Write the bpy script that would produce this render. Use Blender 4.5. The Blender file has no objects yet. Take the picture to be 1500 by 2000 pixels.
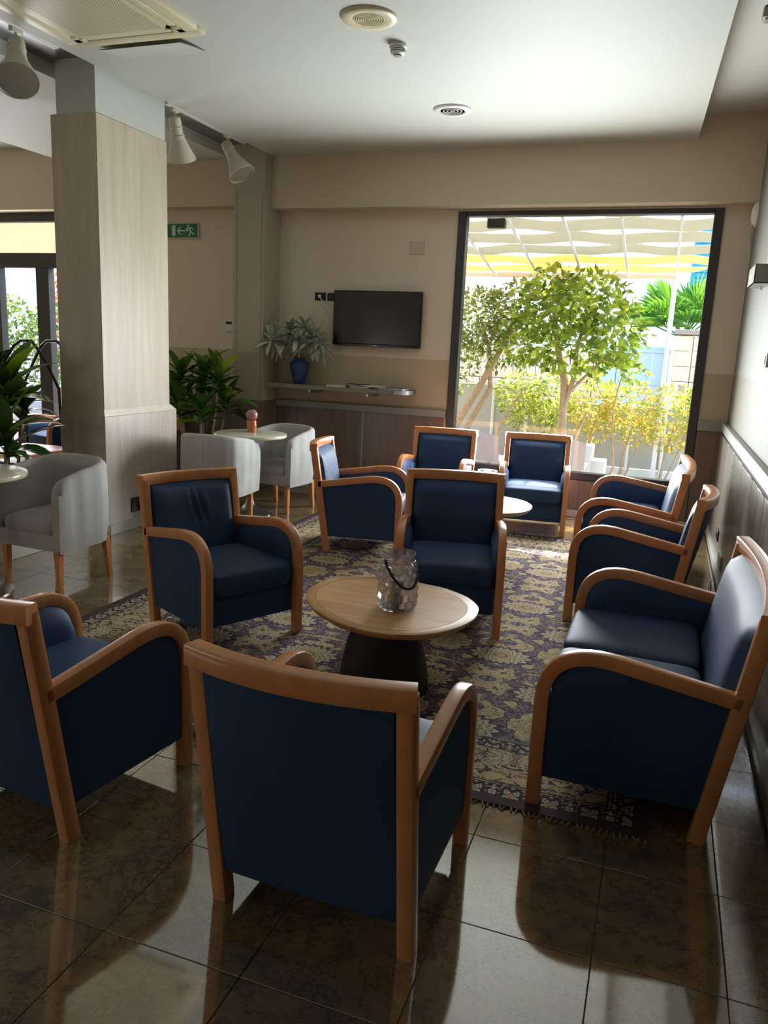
import bpy, bmesh, math, random
from mathutils import Vector, Matrix
random.seed(7)
PI = math.pi
scene = bpy.context.scene
COL = scene.collection

# ------------------------------------------------------------------ camera, world, lights, exposure
YAW, PIT, ROL = math.radians(-19.590), math.radians(-12.123), math.radians(2.515)
FPX, CX, CY, EYE = 1540.64, 729.81, 1002.95, Vector((0, 0, 1.6))
fwd = Vector((math.sin(YAW)*math.cos(PIT), math.cos(YAW)*math.cos(PIT), math.sin(PIT)))
rt = Vector((math.cos(YAW), -math.sin(YAW), 0))
upv = rt.cross(fwd)
right = rt*math.cos(ROL) + upv*math.sin(ROL)
up = -rt*math.sin(ROL) + upv*math.cos(ROL)
cam = bpy.data.cameras.new('camera')
camo = bpy.data.objects.new('camera', cam)
COL.objects.link(camo)
camo.matrix_world = Matrix(((right.x, up.x, -fwd.x, EYE.x), (right.y, up.y, -fwd.y, EYE.y), (right.z, up.z, -fwd.z, EYE.z), (0, 0, 0, 1)))
cam.sensor_fit = 'VERTICAL'
cam.sensor_height = 36
cam.lens = FPX/2000*36
cam.shift_x = (750-CX)/2000
cam.shift_y = (CY-1000)/2000
cam.clip_start = .05
cam.clip_end = 200
scene.camera = camo

def pix(p):
    d = Vector(p)-EYE
    z = d.dot(fwd)
    return (FPX*d.dot(right)/z+CX, -FPX*d.dot(up)/z+CY) if z > .05 else None

w = bpy.data.worlds.new('world')
scene.world = w
w.use_nodes = True
nt = w.node_tree
sky = nt.nodes.new('ShaderNodeTexSky')
sky.sky_type = 'NISHITA'
sky.sun_disc = False
sky.sun_elevation = math.radians(44)
sky.sun_rotation = math.radians(25)
bgn = nt.nodes['Background']
nt.links.new(sky.outputs[0], bgn.inputs[0])
bgn.inputs[1].default_value = .95

def lamp(name, kind, energy, loc, direction=None, size=None, color=(1, 1, 1)):
    l = bpy.data.lights.new(name, kind)
    l.energy = energy
    l.color = color
    o = bpy.data.objects.new(name, l)
    COL.objects.link(o)
    o.location = loc
    if direction is not None:
        o.rotation_euler = Vector(direction).to_track_quat('-Z', 'Y').to_euler()
    if kind == 'AREA':
        l.shape = 'RECTANGLE'
        l.size, l.size_y = size
    elif size:
        l.shadow_soft_size = size
    return o

sun = lamp('sun', 'SUN', 13, (0, 20, 20), (-.2, -.75, -.95), color=(1, .95, .86))
sun.data.angle = math.radians(.6)
lamp('daylight_back_window', 'AREA', 180, (-1.15, 7.925, 1.3), (0, -1, 0), (1.65, 1.7), (.93, .98, 1)).data.spread = math.radians(155)
lamp('daylight_left_door', 'AREA', 70, (-7.9, 7.9, 1.5), (0, -1, 0), (1.7, 2.5), (.95, .98, 1))
lamp('ceiling_bounce_fill', 'AREA', 74, (-7.1, -2.8, 1.2), (.4, .6, 1), (4, 1.2), (1, .98, .95))  # added fill lamp, unseen behind the camera, tilted up to bounce off the ceiling

vs = scene.view_settings
vs.view_transform = 'Standard'
vs.look = 'None'
vs.gamma = 1
vs.use_curve_mapping = False
vs.exposure = 0.2
cy = scene.cycles
cy.max_bounces = 12
cy.diffuse_bounces = 4
cy.glossy_bounces = 4
cy.transmission_bounces = 12
cy.transparent_max_bounces = 16
cy.caustics_reflective = False
cy.caustics_refractive = False
cy.sample_clamp_indirect = 6

# ------------------------------------------------------------------ materials
def srgb(r, g, b):
    f = lambda c: (c/255/12.92) if c/255 <= .04045 else ((c/255+.055)/1.055)**2.4
    return (f(r), f(g), f(b), 1)

class NT:
    def __init__(s, name):
        s.m = bpy.data.materials.new(name)
        s.m.use_nodes = True
        s.t = s.m.node_tree
        s.b = s.t.nodes['Principled BSDF']
        s.out = s.t.nodes['Material Output']
    def n(s, typ, **kw):
        n = s.t.nodes.new('ShaderNode'+typ)
        for k, v in kw.items():
            setattr(n, k, v)
        return n
    def L(s, a, b):
        s.t.links.new(a, b)
    def put(s, sock, v):
        if hasattr(v, 'default_value') or hasattr(v, 'is_linked'):
            s.L(v, sock)
        else:
            sock.default_value = v
    def math(s, op, a, b=0.0, c=None):
        n = s.n('Math', operation=op)
        s.put(n.inputs[0], a)
        s.put(n.inputs[1], b)
        if c is not None:
            s.put(n.inputs[2], c)
        return n.outputs[0]
    def mix(s, f, a, b):
        n = s.n('Mix', data_type='RGBA')
        s.put(n.inputs[0], f)
        s.put(n.inputs[6], a)
        s.put(n.inputs[7], b)
        return n.outputs[2]
    def ramp(s, f, stops, interp='LINEAR'):
        n = s.n('ValToRGB')
        n.color_ramp.interpolation = interp
        e = n.color_ramp.elements
        while len(e) < len(stops):
            e.new(.5)
        for k, (p, c) in enumerate(stops):
            e[k].position = p
            e[k].color = c if len(c) == 4 else (*c, 1)
        s.L(f, n.inputs[0])
        return n.outputs[0]
    def noise(s, vec, scale, detail=3, rough=.5, dist=0):
        n = s.n('TexNoise')
        if vec is not None:
            s.L(vec, n.inputs['Vector'])
        n.inputs['Scale'].default_value = scale
        n.inputs['Detail'].default_value = detail
        n.inputs['Roughness'].default_value = rough
        n.inputs['Distortion'].default_value = dist
        return n
    def mapping(s, vec, scale=(1, 1, 1), loc=(0, 0, 0), rot=(0, 0, 0)):
        n = s.n('Mapping')
        s.L(vec, n.inputs[0])
        n.inputs['Scale'].default_value = scale
        n.inputs['Location'].default_value = loc
        n.inputs['Rotation'].default_value = rot
        return n.outputs[0]
    def obj(s):
        return s.n('TexCoord').outputs['Object']
    def pos(s):
        return s.n('NewGeometry').outputs['Position']
    def bump(s, h, strength=.2, dist=.01):
        n = s.n('Bump')
        n.inputs['Strength'].default_value = strength
        n.inputs['Distance'].default_value = dist
        s.L(h, n.inputs['Height'])
        s.L(n.outputs[0], s.b.inputs['Normal'])

def mat(name, col, rough=.5, metal=0, spec=.5, noise=0, nscale=8, bump=0, bscale=60, coat=0):
    q = NT(name)
    q.b.inputs['Roughness'].default_value = rough
    q.b.inputs['Metallic'].default_value = metal
    q.b.inputs['Specular IOR Level'].default_value = spec
    q.b.inputs['Coat Weight'].default_value = coat
    q.b.inputs['Base Color'].default_value = col
    if noise:
        nz = q.noise(q.obj(), nscale, 4)
        a = tuple(c*(1-noise) for c in col[:3])+(1,)
        b = tuple(min(1, c*(1+noise)) for c in col[:3])+(1,)
        q.L(q.ramp(nz.outputs[0], [(.3, a), (.7, b)]), q.b.inputs['Base Color'])
    if bump:
        q.bump(q.noise(q.obj(), bscale, 3).outputs[0], bump, .004)
    return q.m

def wood(name, c1, c2, scale=(3, 3, 40), rough=.35, axis='obj', coat=0, spec=.5):
    q = NT(name)
    v = q.mapping(q.obj() if axis == 'obj' else q.pos(), scale)
    nz = q.noise(v, 1.0, 5, .6, .6)
    q.L(q.ramp(nz.outputs[0], [(.3, c1), (.7, c2)]), q.b.inputs['Base Color'])
    q.b.inputs['Roughness'].default_value = rough
    q.b.inputs['Coat Weight'].default_value = coat
    q.b.inputs['Specular IOR Level'].default_value = spec
    return q.m

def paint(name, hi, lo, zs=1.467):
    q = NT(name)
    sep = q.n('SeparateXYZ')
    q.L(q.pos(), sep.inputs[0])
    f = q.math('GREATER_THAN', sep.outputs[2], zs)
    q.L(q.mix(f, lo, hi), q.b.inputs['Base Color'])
    q.b.inputs['Roughness'].default_value = .62
    q.b.inputs['Specular IOR Level'].default_value = .3
    q.bump(q.noise(q.pos(), 220, 2).outputs[0], .05, .002)
    return q.m

def marble():
    q = NT('floor_marble')
    T = .42
    sep = q.n('SeparateXYZ')
    q.L(q.pos(), sep.inputs[0])
    x = q.math('ADD', sep.outputs[0], .013+40*T)
    y = q.math('ADD', sep.outputs[1], 40*T-1.946)
    u = q.math('PINGPONG', x, T)
    v = q.math('PINGPONG', y, T)
    k = q.math('ADD', q.math('FLOOR', q.math('DIVIDE', q.math('ADD', x, T), 2*T)), q.math('MULTIPLY', q.math('FLOOR', q.math('DIVIDE', q.math('ADD', y, T), 2*T)), 3.7))
    cb = q.n('CombineXYZ')
    q.L(u, cb.inputs[0])
    q.L(v, cb.inputs[1])
    q.L(k, cb.inputs[2])
    vec = q.mapping(cb.outputs[0], (1, 1, 5.3), rot=(0, 0, .6))
    big = q.noise(vec, 5, 5, .6, .3)
    vein = q.noise(vec, 5.5, 9, .74, .35)
    base = q.ramp(big.outputs[0], [(.28, srgb(92, 84, 70)), (.42, srgb(126, 108, 78)), (.56, srgb(144, 122, 84)), (.75, srgb(132, 107, 80))])
    vv = q.math('ABSOLUTE', q.math('SUBTRACT', vein.outputs[0], .5))
    dark = q.ramp(vv, [(0, (.7, .7, .7, 1)), (.008, (.4, .4, .4, 1)), (.03, (0, 0, 0, 1))])
    blot = q.ramp(q.noise(vec, 4.2, 7, .72, .3).outputs[0], [(.54, (0, 0, 0, 1)), (.74, (.62, .62, .62, 1))])
    f = q.math('MAXIMUM', dark, blot)
    q.L(q.mix(f, base, srgb(60, 60, 52)), q.b.inputs['Base Color'])
    q.b.inputs['Roughness'].default_value = .06
    q.b.inputs['IOR'].default_value = 3.2
    return q.m

def rugmat(hx, hy):
    q = NT('rug_pile')
    o = q.obj()
    sep = q.n('SeparateXYZ')
    q.L(o, sep.inputs[0])
    X, Y = sep.outputs[0], sep.outputs[1]
    dx = q.math('SUBTRACT', hx, q.math('ABSOLUTE', X))
    dy = q.math('SUBTRACT', hy, q.math('ABSOLUTE', Y))
    d = q.math('MINIMUM', dx, dy)
    def mirrored(px, py, off=0.):
        cb = q.n('CombineXYZ')
        q.L(q.math('PINGPONG', q.math('ADD', X, 20.0+off), px), cb.inputs[0])
        q.L(q.math('PINGPONG', q.math('ADD', Y, 20.0+off*1.7), py), cb.inputs[1])
        return cb.outputs[0]
    cream, gold, plum, ink, teal, pale = srgb(196, 176, 138), srgb(176, 150, 108), srgb(76, 60, 86), srgb(56, 46, 60), srgb(116, 140, 118), srgb(188, 178, 160)
    mv = mirrored(.31, .43)
    big = q.noise(mv, 5.5, 2, .5, 1.4)
    field = q.ramp(big.outputs[0], [(.42, plum), (.45, ink), (.465, cream), (.55, gold), (.58, cream), (.61, pale), (.65, plum)], 'CONSTANT')
    fine = q.noise(mirrored(.155, .215), 17, 2, .5, 2.2)
    fo = q.ramp(fine.outputs[0], [(.0, (0, 0, 0, 1)), (.47, (1, 1, 1, 1)), (.5, (0, 0, 0, 1)), (.60, (1, 1, 1, 1)), (.635, (0, 0, 0, 1))], 'CONSTANT')
    isdark = q.ramp(big.outputs[0], [(.0, (1, 1, 1, 1)), (.465, (0, 0, 0, 1)), (.65, (1, 1, 1, 1))], 'CONSTANT')
    linecol = q.mix(isdark, ink, pale)
    field = q.mix(q.math('MULTIPLY', fo, .9), field, linecol)
    # palmettes: concentric tear drops on a half drop lattice
    def palm(px, py, ox, oy, r0):
        fx = q.math('SUBTRACT', q.math('FRACT', q.math('DIVIDE', q.math('ADD', X, 20+ox), px)), .5)
        fy = q.math('SUBTRACT', q.math('FRACT', q.math('DIVIDE', q.math('ADD', Y, 20+oy), py)), .5)
        ax = q.math('MULTIPLY', fx, px)
        ay = q.math('MULTIPLY', fy, py)
        ang = q.math('ARCTAN2', ay, ax)
        rr = q.math('SQRT', q.math('ADD', q.math('MULTIPLY', q.math('MULTIPLY', ax, ax), .45), q.math('MULTIPLY', ay, ay)))
        lob = q.math('MULTIPLY_ADD', q.math('COSINE', q.math('MULTIPLY', ang, 18.0)), .10, 1.0)
        rr = q.math('DIVIDE', q.math('DIVIDE', rr, lob), r0)
        col = q.ramp(rr, [(0, gold), (.16, ink), (.2, gold), (.36, pale), (.42, ink), (.46, cream), (.62, ink), (.66, pale), (.8, ink), (.85, plum)], 'CONSTANT')
        return q.math('LESS_THAN', rr, .99), col
    for args in ((.62, .86, .0, .1, .125), (.62, .86, .31, .53, .125)):
        m_, c_ = palm(*args)
        field = q.mix(m_, field, c_)
    mb = mirrored(.19, .21, .05)
    bn = q.noise(mb, 13, 3, .55, 1.8)
    border = q.ramp(bn.outputs[0], [(.34, plum), (.40, ink), (.43, cream), (.52, gold), (.545, ink), (.57, pale), (.66, ink), (.69, cream)], 'CONSTANT')
    gn = q.noise(mirrored(.07, .08), 26, 2, .5, 1.2)
    guard = q.ramp(gn.outputs[0], [(.36, ink), (.47, pale), (.58, plum), (.66, gold)], 'CONSTANT')
    c = q.mix(q.math('GREATER_THAN', d, .47), guard, field)
    inside = q.mix(q.math('GREATER_THAN', d, .40), border, c)
    inside = q.mix(q.math('GREATER_THAN', d, .13), guard, inside)
    for e in (.13, .145, .40, .47, .485):
        ln = q.math('LESS_THAN', q.math('ABSOLUTE', q.math('SUBTRACT', d, e)), .004)
        inside = q.mix(ln, inside, ink if e != .485 else teal)
    c = q.mix(q.math('GREATER_THAN', d, .055), srgb(70, 58, 66), inside)
    wear = q.noise(o, 2.2, 4)
    c = q.mix(q.math('MULTIPLY', wear.outputs[0], .28), c, srgb(120, 104, 84))
    q.L(c, q.b.inputs['Base Color'])
    q.b.inputs['Roughness'].default_value = .95
    q.b.inputs['Specular IOR Level'].default_value = .1
    q.bump(q.noise(o, 260, 2).outputs[0], .4, .003)
    return q.m

def leafmat(name, c1, c2, trans=.45, rough=.35):
    q = NT(name)
    r = q.n('NewGeometry').outputs['Random Per Island']
    oi = q.n('ObjectInfo').outputs['Random']
    f = q.math('FRACT', q.math('ADD', r, oi))
    col = q.ramp(f, [(0, c1), (1, c2)])
    q.L(col, q.b.inputs['Base Color'])
    q.b.inputs['Roughness'].default_value = rough
    tr = q.n('BsdfTranslucent')
    q.L(col, tr.inputs[0])
    mx = q.n('MixShader')
    mx.inputs[0].default_value = trans
    q.L(q.b.outputs[0], mx.inputs[1])
    q.L(tr.outputs[0], mx.inputs[2])
    q.L(mx.outputs[0], q.out.inputs[0])
    return q.m

def fabric_sheet(name, col, trans=.5):
    q = NT(name)
    q.b.inputs['Base Color'].default_value = col
    q.b.inputs['Roughness'].default_value = .9
    tr = q.n('BsdfTranslucent')
    tr.inputs[0].default_value = col
    mx = q.n('MixShader')
    mx.inputs[0].default_value = trans
    q.L(q.b.outputs[0], mx.inputs[1])
    q.L(tr.outputs[0], mx.inputs[2])
    q.L(mx.outputs[0], q.out.inputs[0])
    return q.m

def panemat(name, tint=(1, 1, 1, 1), ior=1.45):
    q = NT(name)
    tr = q.n('BsdfTransparent')
    tr.inputs[0].default_value = tint
    gl = q.n('BsdfGlossy')
    gl.inputs['Roughness'].default_value = .01
    fr = q.n('Fresnel')
    fr.inputs[0].default_value = ior
    mx = q.n('MixShader')
    bf = q.n('NewGeometry').outputs['Backfacing']
    q.L(q.math('MULTIPLY', fr.outputs[0], q.math('SUBTRACT', 1.0, bf)), mx.inputs[0])
    q.L(tr.outputs[0], mx.inputs[1])
    q.L(gl.outputs[0], mx.inputs[2])
    q.L(mx.outputs[0], q.out.inputs[0])
    return q.m

def vinyl():
    q = NT('blue_vinyl')
    o = q.obj()
    nz = q.noise(o, 3, 3)
    q.L(q.ramp(nz.outputs[0], [(.3, srgb(40, 66, 102)), (.7, srgb(46, 75, 114))]), q.b.inputs['Base Color'])
    q.b.inputs['Roughness'].default_value = .6
    q.b.inputs['Specular IOR Level'].default_value = .32
    h = q.math('ADD', q.noise(o, 400, 2).outputs[0], q.math('MULTIPLY', q.noise(q.mapping(o, (1, 1, .3)), 9, 3, .5, 1).outputs[0], 3.0))
    q.bump(h, .12, .003)
    return q.m

def linen():
    q = NT('grey_slipcover')
    o = q.obj()
    q.L(q.ramp(q.noise(o, 6, 4).outputs[0], [(.3, srgb(176, 175, 172)), (.7, srgb(190, 189, 186))]), q.b.inputs['Base Color'])
    q.b.inputs['Roughness'].default_value = .9
    q.b.inputs['Specular IOR Level'].default_value = .15
    h = q.math('ADD', q.noise(o, 300, 2).outputs[0], q.math('MULTIPLY', q.noise(q.mapping(o, (1, 1, .6)), 7, 3, .5, .6).outputs[0], 5.0))
    q.bump(h, .2, .004)
    return q.m

M = {}
M['vinyl'] = vinyl()
M['linen'] = linen()
M['beech'] = wood('beech_frame', srgb(204, 134, 84), srgb(224, 156, 102), (9, 9, 3), .3, coat=.25)
M['beech_leg'] = wood('beech_leg', srgb(204, 134, 84), srgb(224, 156, 102), (9, 9, 3), .35)
M['oak_top'] = wood('oak_tabletop', srgb(206, 150, 92), srgb(234, 182, 120), (2.2, 14, 5), .5)
M['oak_rim'] = wood('oak_rim', srgb(204, 150, 94), srgb(226, 176, 116), (5, 5, 5), .38, coat=.1)
M['oak_pale'] = wood('pale_tabletop', srgb(146, 128, 94), srgb(162, 144, 108), (2.5, 12, 5), .55)
M['black'] = mat('black_matte', srgb(24, 24, 25), .55, noise=.2)
M['black_gloss'] = mat('black_gloss', srgb(14, 14, 15), .12)
M['black_metal'] = mat('black_metal', srgb(28, 28, 30), .3, .6)
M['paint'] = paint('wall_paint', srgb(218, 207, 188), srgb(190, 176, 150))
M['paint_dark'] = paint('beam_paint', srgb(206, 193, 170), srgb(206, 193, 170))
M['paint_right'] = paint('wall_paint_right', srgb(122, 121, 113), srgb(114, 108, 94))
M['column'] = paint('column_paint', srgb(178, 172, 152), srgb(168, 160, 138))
M['white'] = mat('white_paint', srgb(196, 199, 189), .6, spec=.3)
M['trough'] = mat('trough_grey', srgb(120, 128, 128), .25)
M['wainscot'] = wood('wainscot_laminate', srgb(106, 90, 76), srgb(132, 114, 98), (16, 16, 1.2), .2, 'pos')
M['wainscot_grey'] = wood('wainscot_grey', srgb(120, 114, 102), srgb(146, 138, 124), (16, 16, 1.2), .25, 'pos')
M['pillar_lo'] = wood('pillar_dark_laminate', srgb(176, 165, 152), srgb(200, 189, 176), (16, 16, 1.2), .3, 'pos')
M['pillar_hi'] = wood('pillar_laminate', srgb(180, 168, 146), srgb(200, 188, 166), (14, 14, 1.1), .45, 'pos')
M['rail'] = mat('rail_grey', srgb(142, 144, 134), .4)
M['skirting'] = mat('skirting', srgb(196, 194, 184), .4)
M['frame_dark'] = mat('anthracite_frame', srgb(56, 56, 56), .4)
M['pane'] = panemat('window_glass')
M['marble'] = marble()
M['grout'] = mat('grout', srgb(96, 88, 72), .8)
M['plate'] = mat('plate_beige', srgb(196, 186, 166), .35)
M['cream'] = mat('cream_plastic', srgb(214, 204, 170), .4)
M['white_plastic'] = mat('white_plastic', srgb(220, 220, 214), .4)
M['grille'] = mat('grille_grey', srgb(150, 146, 128), .5)
M['dark_slot'] = mat('dark_slot', srgb(20, 20, 18), .8)
M['screen'] = mat('tv_screen', srgb(12, 12, 13), .18)
M['green_sign'] = mat('sign_green', srgb(0, 112, 70), .4)
M['sign_white'] = mat('sign_white', srgb(200, 214, 204), .4)
M['vase_blue'] = mat('vase_blue', srgb(44, 66, 116), .4, noise=.15)
M['sage'] = leafmat('sage_leaf', srgb(160, 174, 156), srgb(206, 214, 196), .15, .7)
M['dracaena'] = leafmat('dracaena_leaf', srgb(32, 66, 24), srgb(88, 130, 50), .3, .25)
M['dracaena_y'] = leafmat('dracaena_leaf_yellow', srgb(110, 140, 36), srgb(150, 168, 50), .4, .3)
M['cane'] = mat('cane', srgb(150, 136, 112), .8, noise=.2)
M['steel'] = mat('brushed_steel', srgb(170, 172, 174), .28, .9)
M['chrome'] = mat('reflector_chrome', srgb(236, 236, 234), .22, 1)
M['lamp_body'] = mat('lamp_ivory', srgb(200, 196, 178), .45)
M['bulb'] = mat('frosted_bulb', srgb(240, 240, 234), .3)
M['candle'] = mat('candle_wax', srgb(226, 216, 190), .5)
M['coralglass'] = NT('coral_glass').m
_b = M['coralglass'].node_tree.nodes['Principled BSDF']
_b.inputs['Base Color'].default_value = srgb(246, 140, 92)
_b.inputs['Transmission Weight'].default_value = .55
_b.inputs['Roughness'].default_value = .08
M['pinkglass'] = NT('pink_glass').m
_b = M['pinkglass'].node_tree.nodes['Principled BSDF']
_b.inputs['Base Color'].default_value = srgb(236, 168, 168)
_b.inputs['Transmission Weight'].default_value = .6
_b.inputs['Roughness'].default_value = .06
def crystal():
    q = NT('cut_glass')
    q.b.inputs['Base Color'].default_value = (.97, .96, 1, 1)
    q.b.inputs['Transmission Weight'].default_value = 1
    q.b.inputs['Roughness'].default_value = 0
    q.b.inputs['IOR'].default_value = 1.35
    tr = q.n('BsdfTransparent')
    gl = q.n('BsdfGlossy')
    gl.inputs['Roughness'].default_value = .015
    mg = q.n('MixShader')
    mg.inputs[0].default_value = .34
    q.L(q.b.outputs[0], mg.inputs[1])
    q.L(gl.outputs[0], mg.inputs[2])
    mx = q.n('MixShader')
    mx.inputs[0].default_value = .45
    q.L(mg.outputs[0], mx.inputs[1])
    q.L(tr.outputs[0], mx.inputs[2])
    q.L(mx.outputs[0], q.out.inputs[0])
    return q.m
M['crystal'] = crystal()
M['paper'] = mat('paper', srgb(222, 220, 210), .6)
M['book_yellow'] = mat('book_yellow', srgb(214, 180, 112), .5)
M['book_grey'] = mat('book_grey', srgb(120, 124, 128), .4)
M['shelf'] = mat('shelf_grey', srgb(128, 126, 112), .35)
M['shelf_edge'] = mat('shelf_edge', srgb(176, 178, 176), .3)
M['table_cream'] = mat('bistro_top', srgb(210, 204, 182), .22)
M['fringe'] = mat('rug_fringe', srgb(140, 126, 98), .9)
M['rug'] = rugmat(1.55, 2.155)
# outside
M['ground'] = mat('paving', srgb(178, 170, 158), .8, noise=.1, nscale=3)
M['fence'] = mat('fence_panel', srgb(176, 180, 178), .5)
M['white_post'] = mat('white_post', srgb(232, 236, 238), .5)
M['sail_shadow_tint'] = fabric_sheet('sail_shadow_tint', srgb(196, 194, 176), .4)  # near strips: the building's shadow is put into the fabric colour
M['sail_sun_tint'] = fabric_sheet('sail_sun_tint', srgb(246, 214, 158), .45)  # outer strips: same fabric with the sunlight put into its colour
M['sail_pink'] = fabric_sheet('sail_pink', srgb(244, 200, 176), .5)
M['bark'] = mat('bark', srgb(176, 152, 122), .85, noise=.2, nscale=20)
M['tree_leaf'] = leafmat('tree_leaf', srgb(84, 120, 30), srgb(200, 214, 80), .55, .35)
M['tree_leaf_olive'] = leafmat('tree_leaf_olive', srgb(96, 112, 48), srgb(180, 188, 100), .5, .4)
M['hedge_leaf'] = leafmat('hedge_leaf', srgb(150, 176, 60), srgb(240, 200, 100), .55, .4)
M['hedge_green'] = leafmat('hedge_green', srgb(120, 154, 56), srgb(214, 208, 96), .55, .4)
M['bush_leaf'] = leafmat('bush_leaf', srgb(50, 90, 40), srgb(150, 176, 70), .45, .4)
M['red_leaf'] = leafmat('flower_leaf', srgb(200, 70, 50), srgb(226, 150, 90), .45, .4)
M['palm_leaf'] = leafmat('palm_leaf', srgb(60, 120, 40), srgb(140, 190, 60), .5, .4)
M['house'] = mat('white_render', srgb(238, 236, 230), .8)
M['stone'] = mat('stone_block', srgb(206, 188, 160), .8, noise=.12, nscale=5)
M['stone_cap'] = mat('stone_cap', srgb(150, 138, 122), .8)
M['garage'] = mat('garage_blue', srgb(170, 190, 208), .5)
M['shutter'] = mat('shutter_blue', srgb(36, 146, 190), .5)
M['planter_white'] = mat('planter_grey', srgb(196, 196, 190), .6)

# ------------------------------------------------------------------ mesh builder
class MB:
    def __init__(s):
        s.v, s.f = [], []
    def add(s, vs, fs):
        o = len(s.v)
        s.v += [tuple(p) for p in vs]
        s.f += [tuple(i+o for i in f) for f in fs]
        return s
    def box(s, c, d, r=0, rotz=0, seg=2):
        bm = bmesh.new()
        bmesh.ops.create_cube(bm, size=1)
        bmesh.ops.scale(bm, vec=d, verts=bm.verts)
        if r:
            bmesh.ops.bevel(bm, geom=bm.edges[:], offset=r, segments=seg, profile=.5, affect='EDGES')
        if rotz:
            bmesh.ops.rotate(bm, matrix=Matrix.Rotation(rotz, 3, 'Z'), verts=bm.verts)
        bm.verts.index_update()
        s.add([v.co+Vector(c) for v in bm.verts], [[v.index for v in f.verts] for f in bm.faces])
        bm.free()
        return s
    def span(s, x0, x1, y0, y1, z0, z1, r=0, seg=1):
        return s.box(((x0+x1)/2, (y0+y1)/2, (z0+z1)/2), (abs(x1-x0), abs(y1-y0), abs(z1-z0)), r, 0, seg)
    def lathe(s, prof, n=32, c=(0, 0, 0)):
        vs, fs = [], []
        for r, z in prof:
            for k in range(n):
                a = 2*PI*k/n
                vs.append((c[0]+r*math.cos(a), c[1]+r*math.sin(a), c[2]+z))
        for i in range(len(prof)-1):
            for k in range(n):
                fs.append((i*n+k, i*n+(k+1) % n, (i+1)*n+(k+1) % n, (i+1)*n+k))
        if prof[0][0] > 1e-5:
            fs.append(tuple(range(n-1, -1, -1)))
        if prof[-1][0] > 1e-5:
            fs.append(tuple((len(prof)-1)*n+k for k in range(n)))
        return s.add(vs, fs)
    def tube(s, pts, r, n=8, closed=False):
        pts = [Vector(p) for p in pts]
        vs, fs = [], []
        m = len(pts)
        prev = None
        for i, p in enumerate(pts):
            if closed:
                t = pts[(i+1) % m]-pts[i-1]
            else:
                t = pts[min(i+1, m-1)]-pts[max(i-1, 0)]
            t.normalize()
            if prev is None:
                a = Vector((0, 0, 1)) if abs(t.z) < .9 else Vector((1, 0, 0))
                u = t.cross(a).normalized()
            else:
                u = (prev-t*prev.dot(t)).normalized()
            prev = u
            b = t.cross(u)
            rr = r[i] if isinstance(r, (list, tuple)) else r
            for k in range(n):
                a = 2*PI*k/n
                vs.append(p+u*rr*math.cos(a)+b*rr*math.sin(a))
        for i in range(m if closed else m-1):
            j = (i+1) % m
            for k in range(n):
                fs.append((i*n+k, i*n+(k+1) % n, j*n+(k+1) % n, j*n+k))
        if not closed:
            fs.append(tuple(range(n-1, -1, -1)))
            fs.append(tuple((m-1)*n+k for k in range(n)))
        return s.add(vs, fs)
    def sweep(s, pts, B, sec, cap=True):
        """section (u,v) swept along planar path; u along normal, v along fixed binormal B"""
        pts = [Vector(p) for p in pts]
        B = Vector(B).normalized()
        m, n = len(pts), len(sec)
        vs, fs = [], []
        for i, p in enumerate(pts):
            t0 = (pts[i]-pts[i-1]).normalized() if i else None
            t1 = (pts[i+1]-pts[i]).normalized() if i < m-1 else None
            t = ((t0 or t1)+(t1 or t0)).normalized()
            N = B.cross(t).normalized()
            k = 1.0
            if t0 and t1:
                k = 1/max(.5, t.dot(t1))
            for u, v in sec:
                vs.append(p+N*u*k+B*v)
        for i in range(m-1):
            for k in range(n):
                fs.append((i*n+k, i*n+(k+1) % n, (i+1)*n+(k+1) % n, (i+1)*n+k))
        if cap:
            fs.append(tuple(range(n-1, -1, -1)))
            fs.append(tuple((m-1)*n+k for k in range(n)))
        return s.add(vs, fs)
    def superq(s, c, d, e=.28, nu=28, nv=14, crown=0):
        sg = lambda x, p: math.copysign(abs(x)**p, x)
        vs, fs = [], []
        for i in range(nv+1):
            t = -PI/2+PI*i/nv
            for k in range(nu):
                a = 2*PI*k/nu
                x, y = sg(math.cos(t), e)*sg(math.cos(a), e*.8), sg(math.cos(t), e)*sg(math.sin(a), e*.8)
                z = sg(math.sin(t), e*1.2)
                if crown and z > 0:
                    z += crown*(1-min(1, x*x))*(1-min(1, y*y))
                vs.append((c[0]+x*d[0]/2, c[1]+y*d[1]/2, c[2]+z*d[2]/2))
        for i in range(nv):
            for k in range(nu):
                fs.append((i*nu+k, i*nu+(k+1) % nu, (i+1)*nu+(k+1) % nu, (i+1)*nu+k))
        return s.add(vs, fs)
    def grid(s, f, nu, nv, flip=False):
        vs = [f(i/nu, j/nv) for j in range(nv+1) for i in range(nu+1)]
        fs = []
        for j in range(nv):
            for i in range(nu):
                q = (j*(nu+1)+i, j*(nu+1)+i+1, (j+1)*(nu+1)+i+1, (j+1)*(nu+1)+i)
                fs.append(q[::-1] if flip else q)
        return s.add(vs, fs)
    def prism(s, poly, z0, z1):
        n = len(poly)
        vs = [(x, y, z0) for x, y in poly]+[(x, y, z1) for x, y in poly]
        fs = [tuple(range(n-1, -1, -1)), tuple(range(n, 2*n))]+[(k, (k+1) % n, n+(k+1) % n, n+k) for k in range(n)]
        return s.add(vs, fs)
    def plate(s, poly, y0, y1):
        """polygon in x,z extruded along y (y1 is the front)"""
        n = len(poly)
        vs = [(x, y0, z) for x, z in poly]+[(x, y1, z) for x, z in poly]
        fs = [tuple(range(n-1, -1, -1)), tuple(range(n, 2*n))]+[(k, (k+1) % n, n+(k+1) % n, n+k) for k in range(n)]
        return s.add(vs, fs)
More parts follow.
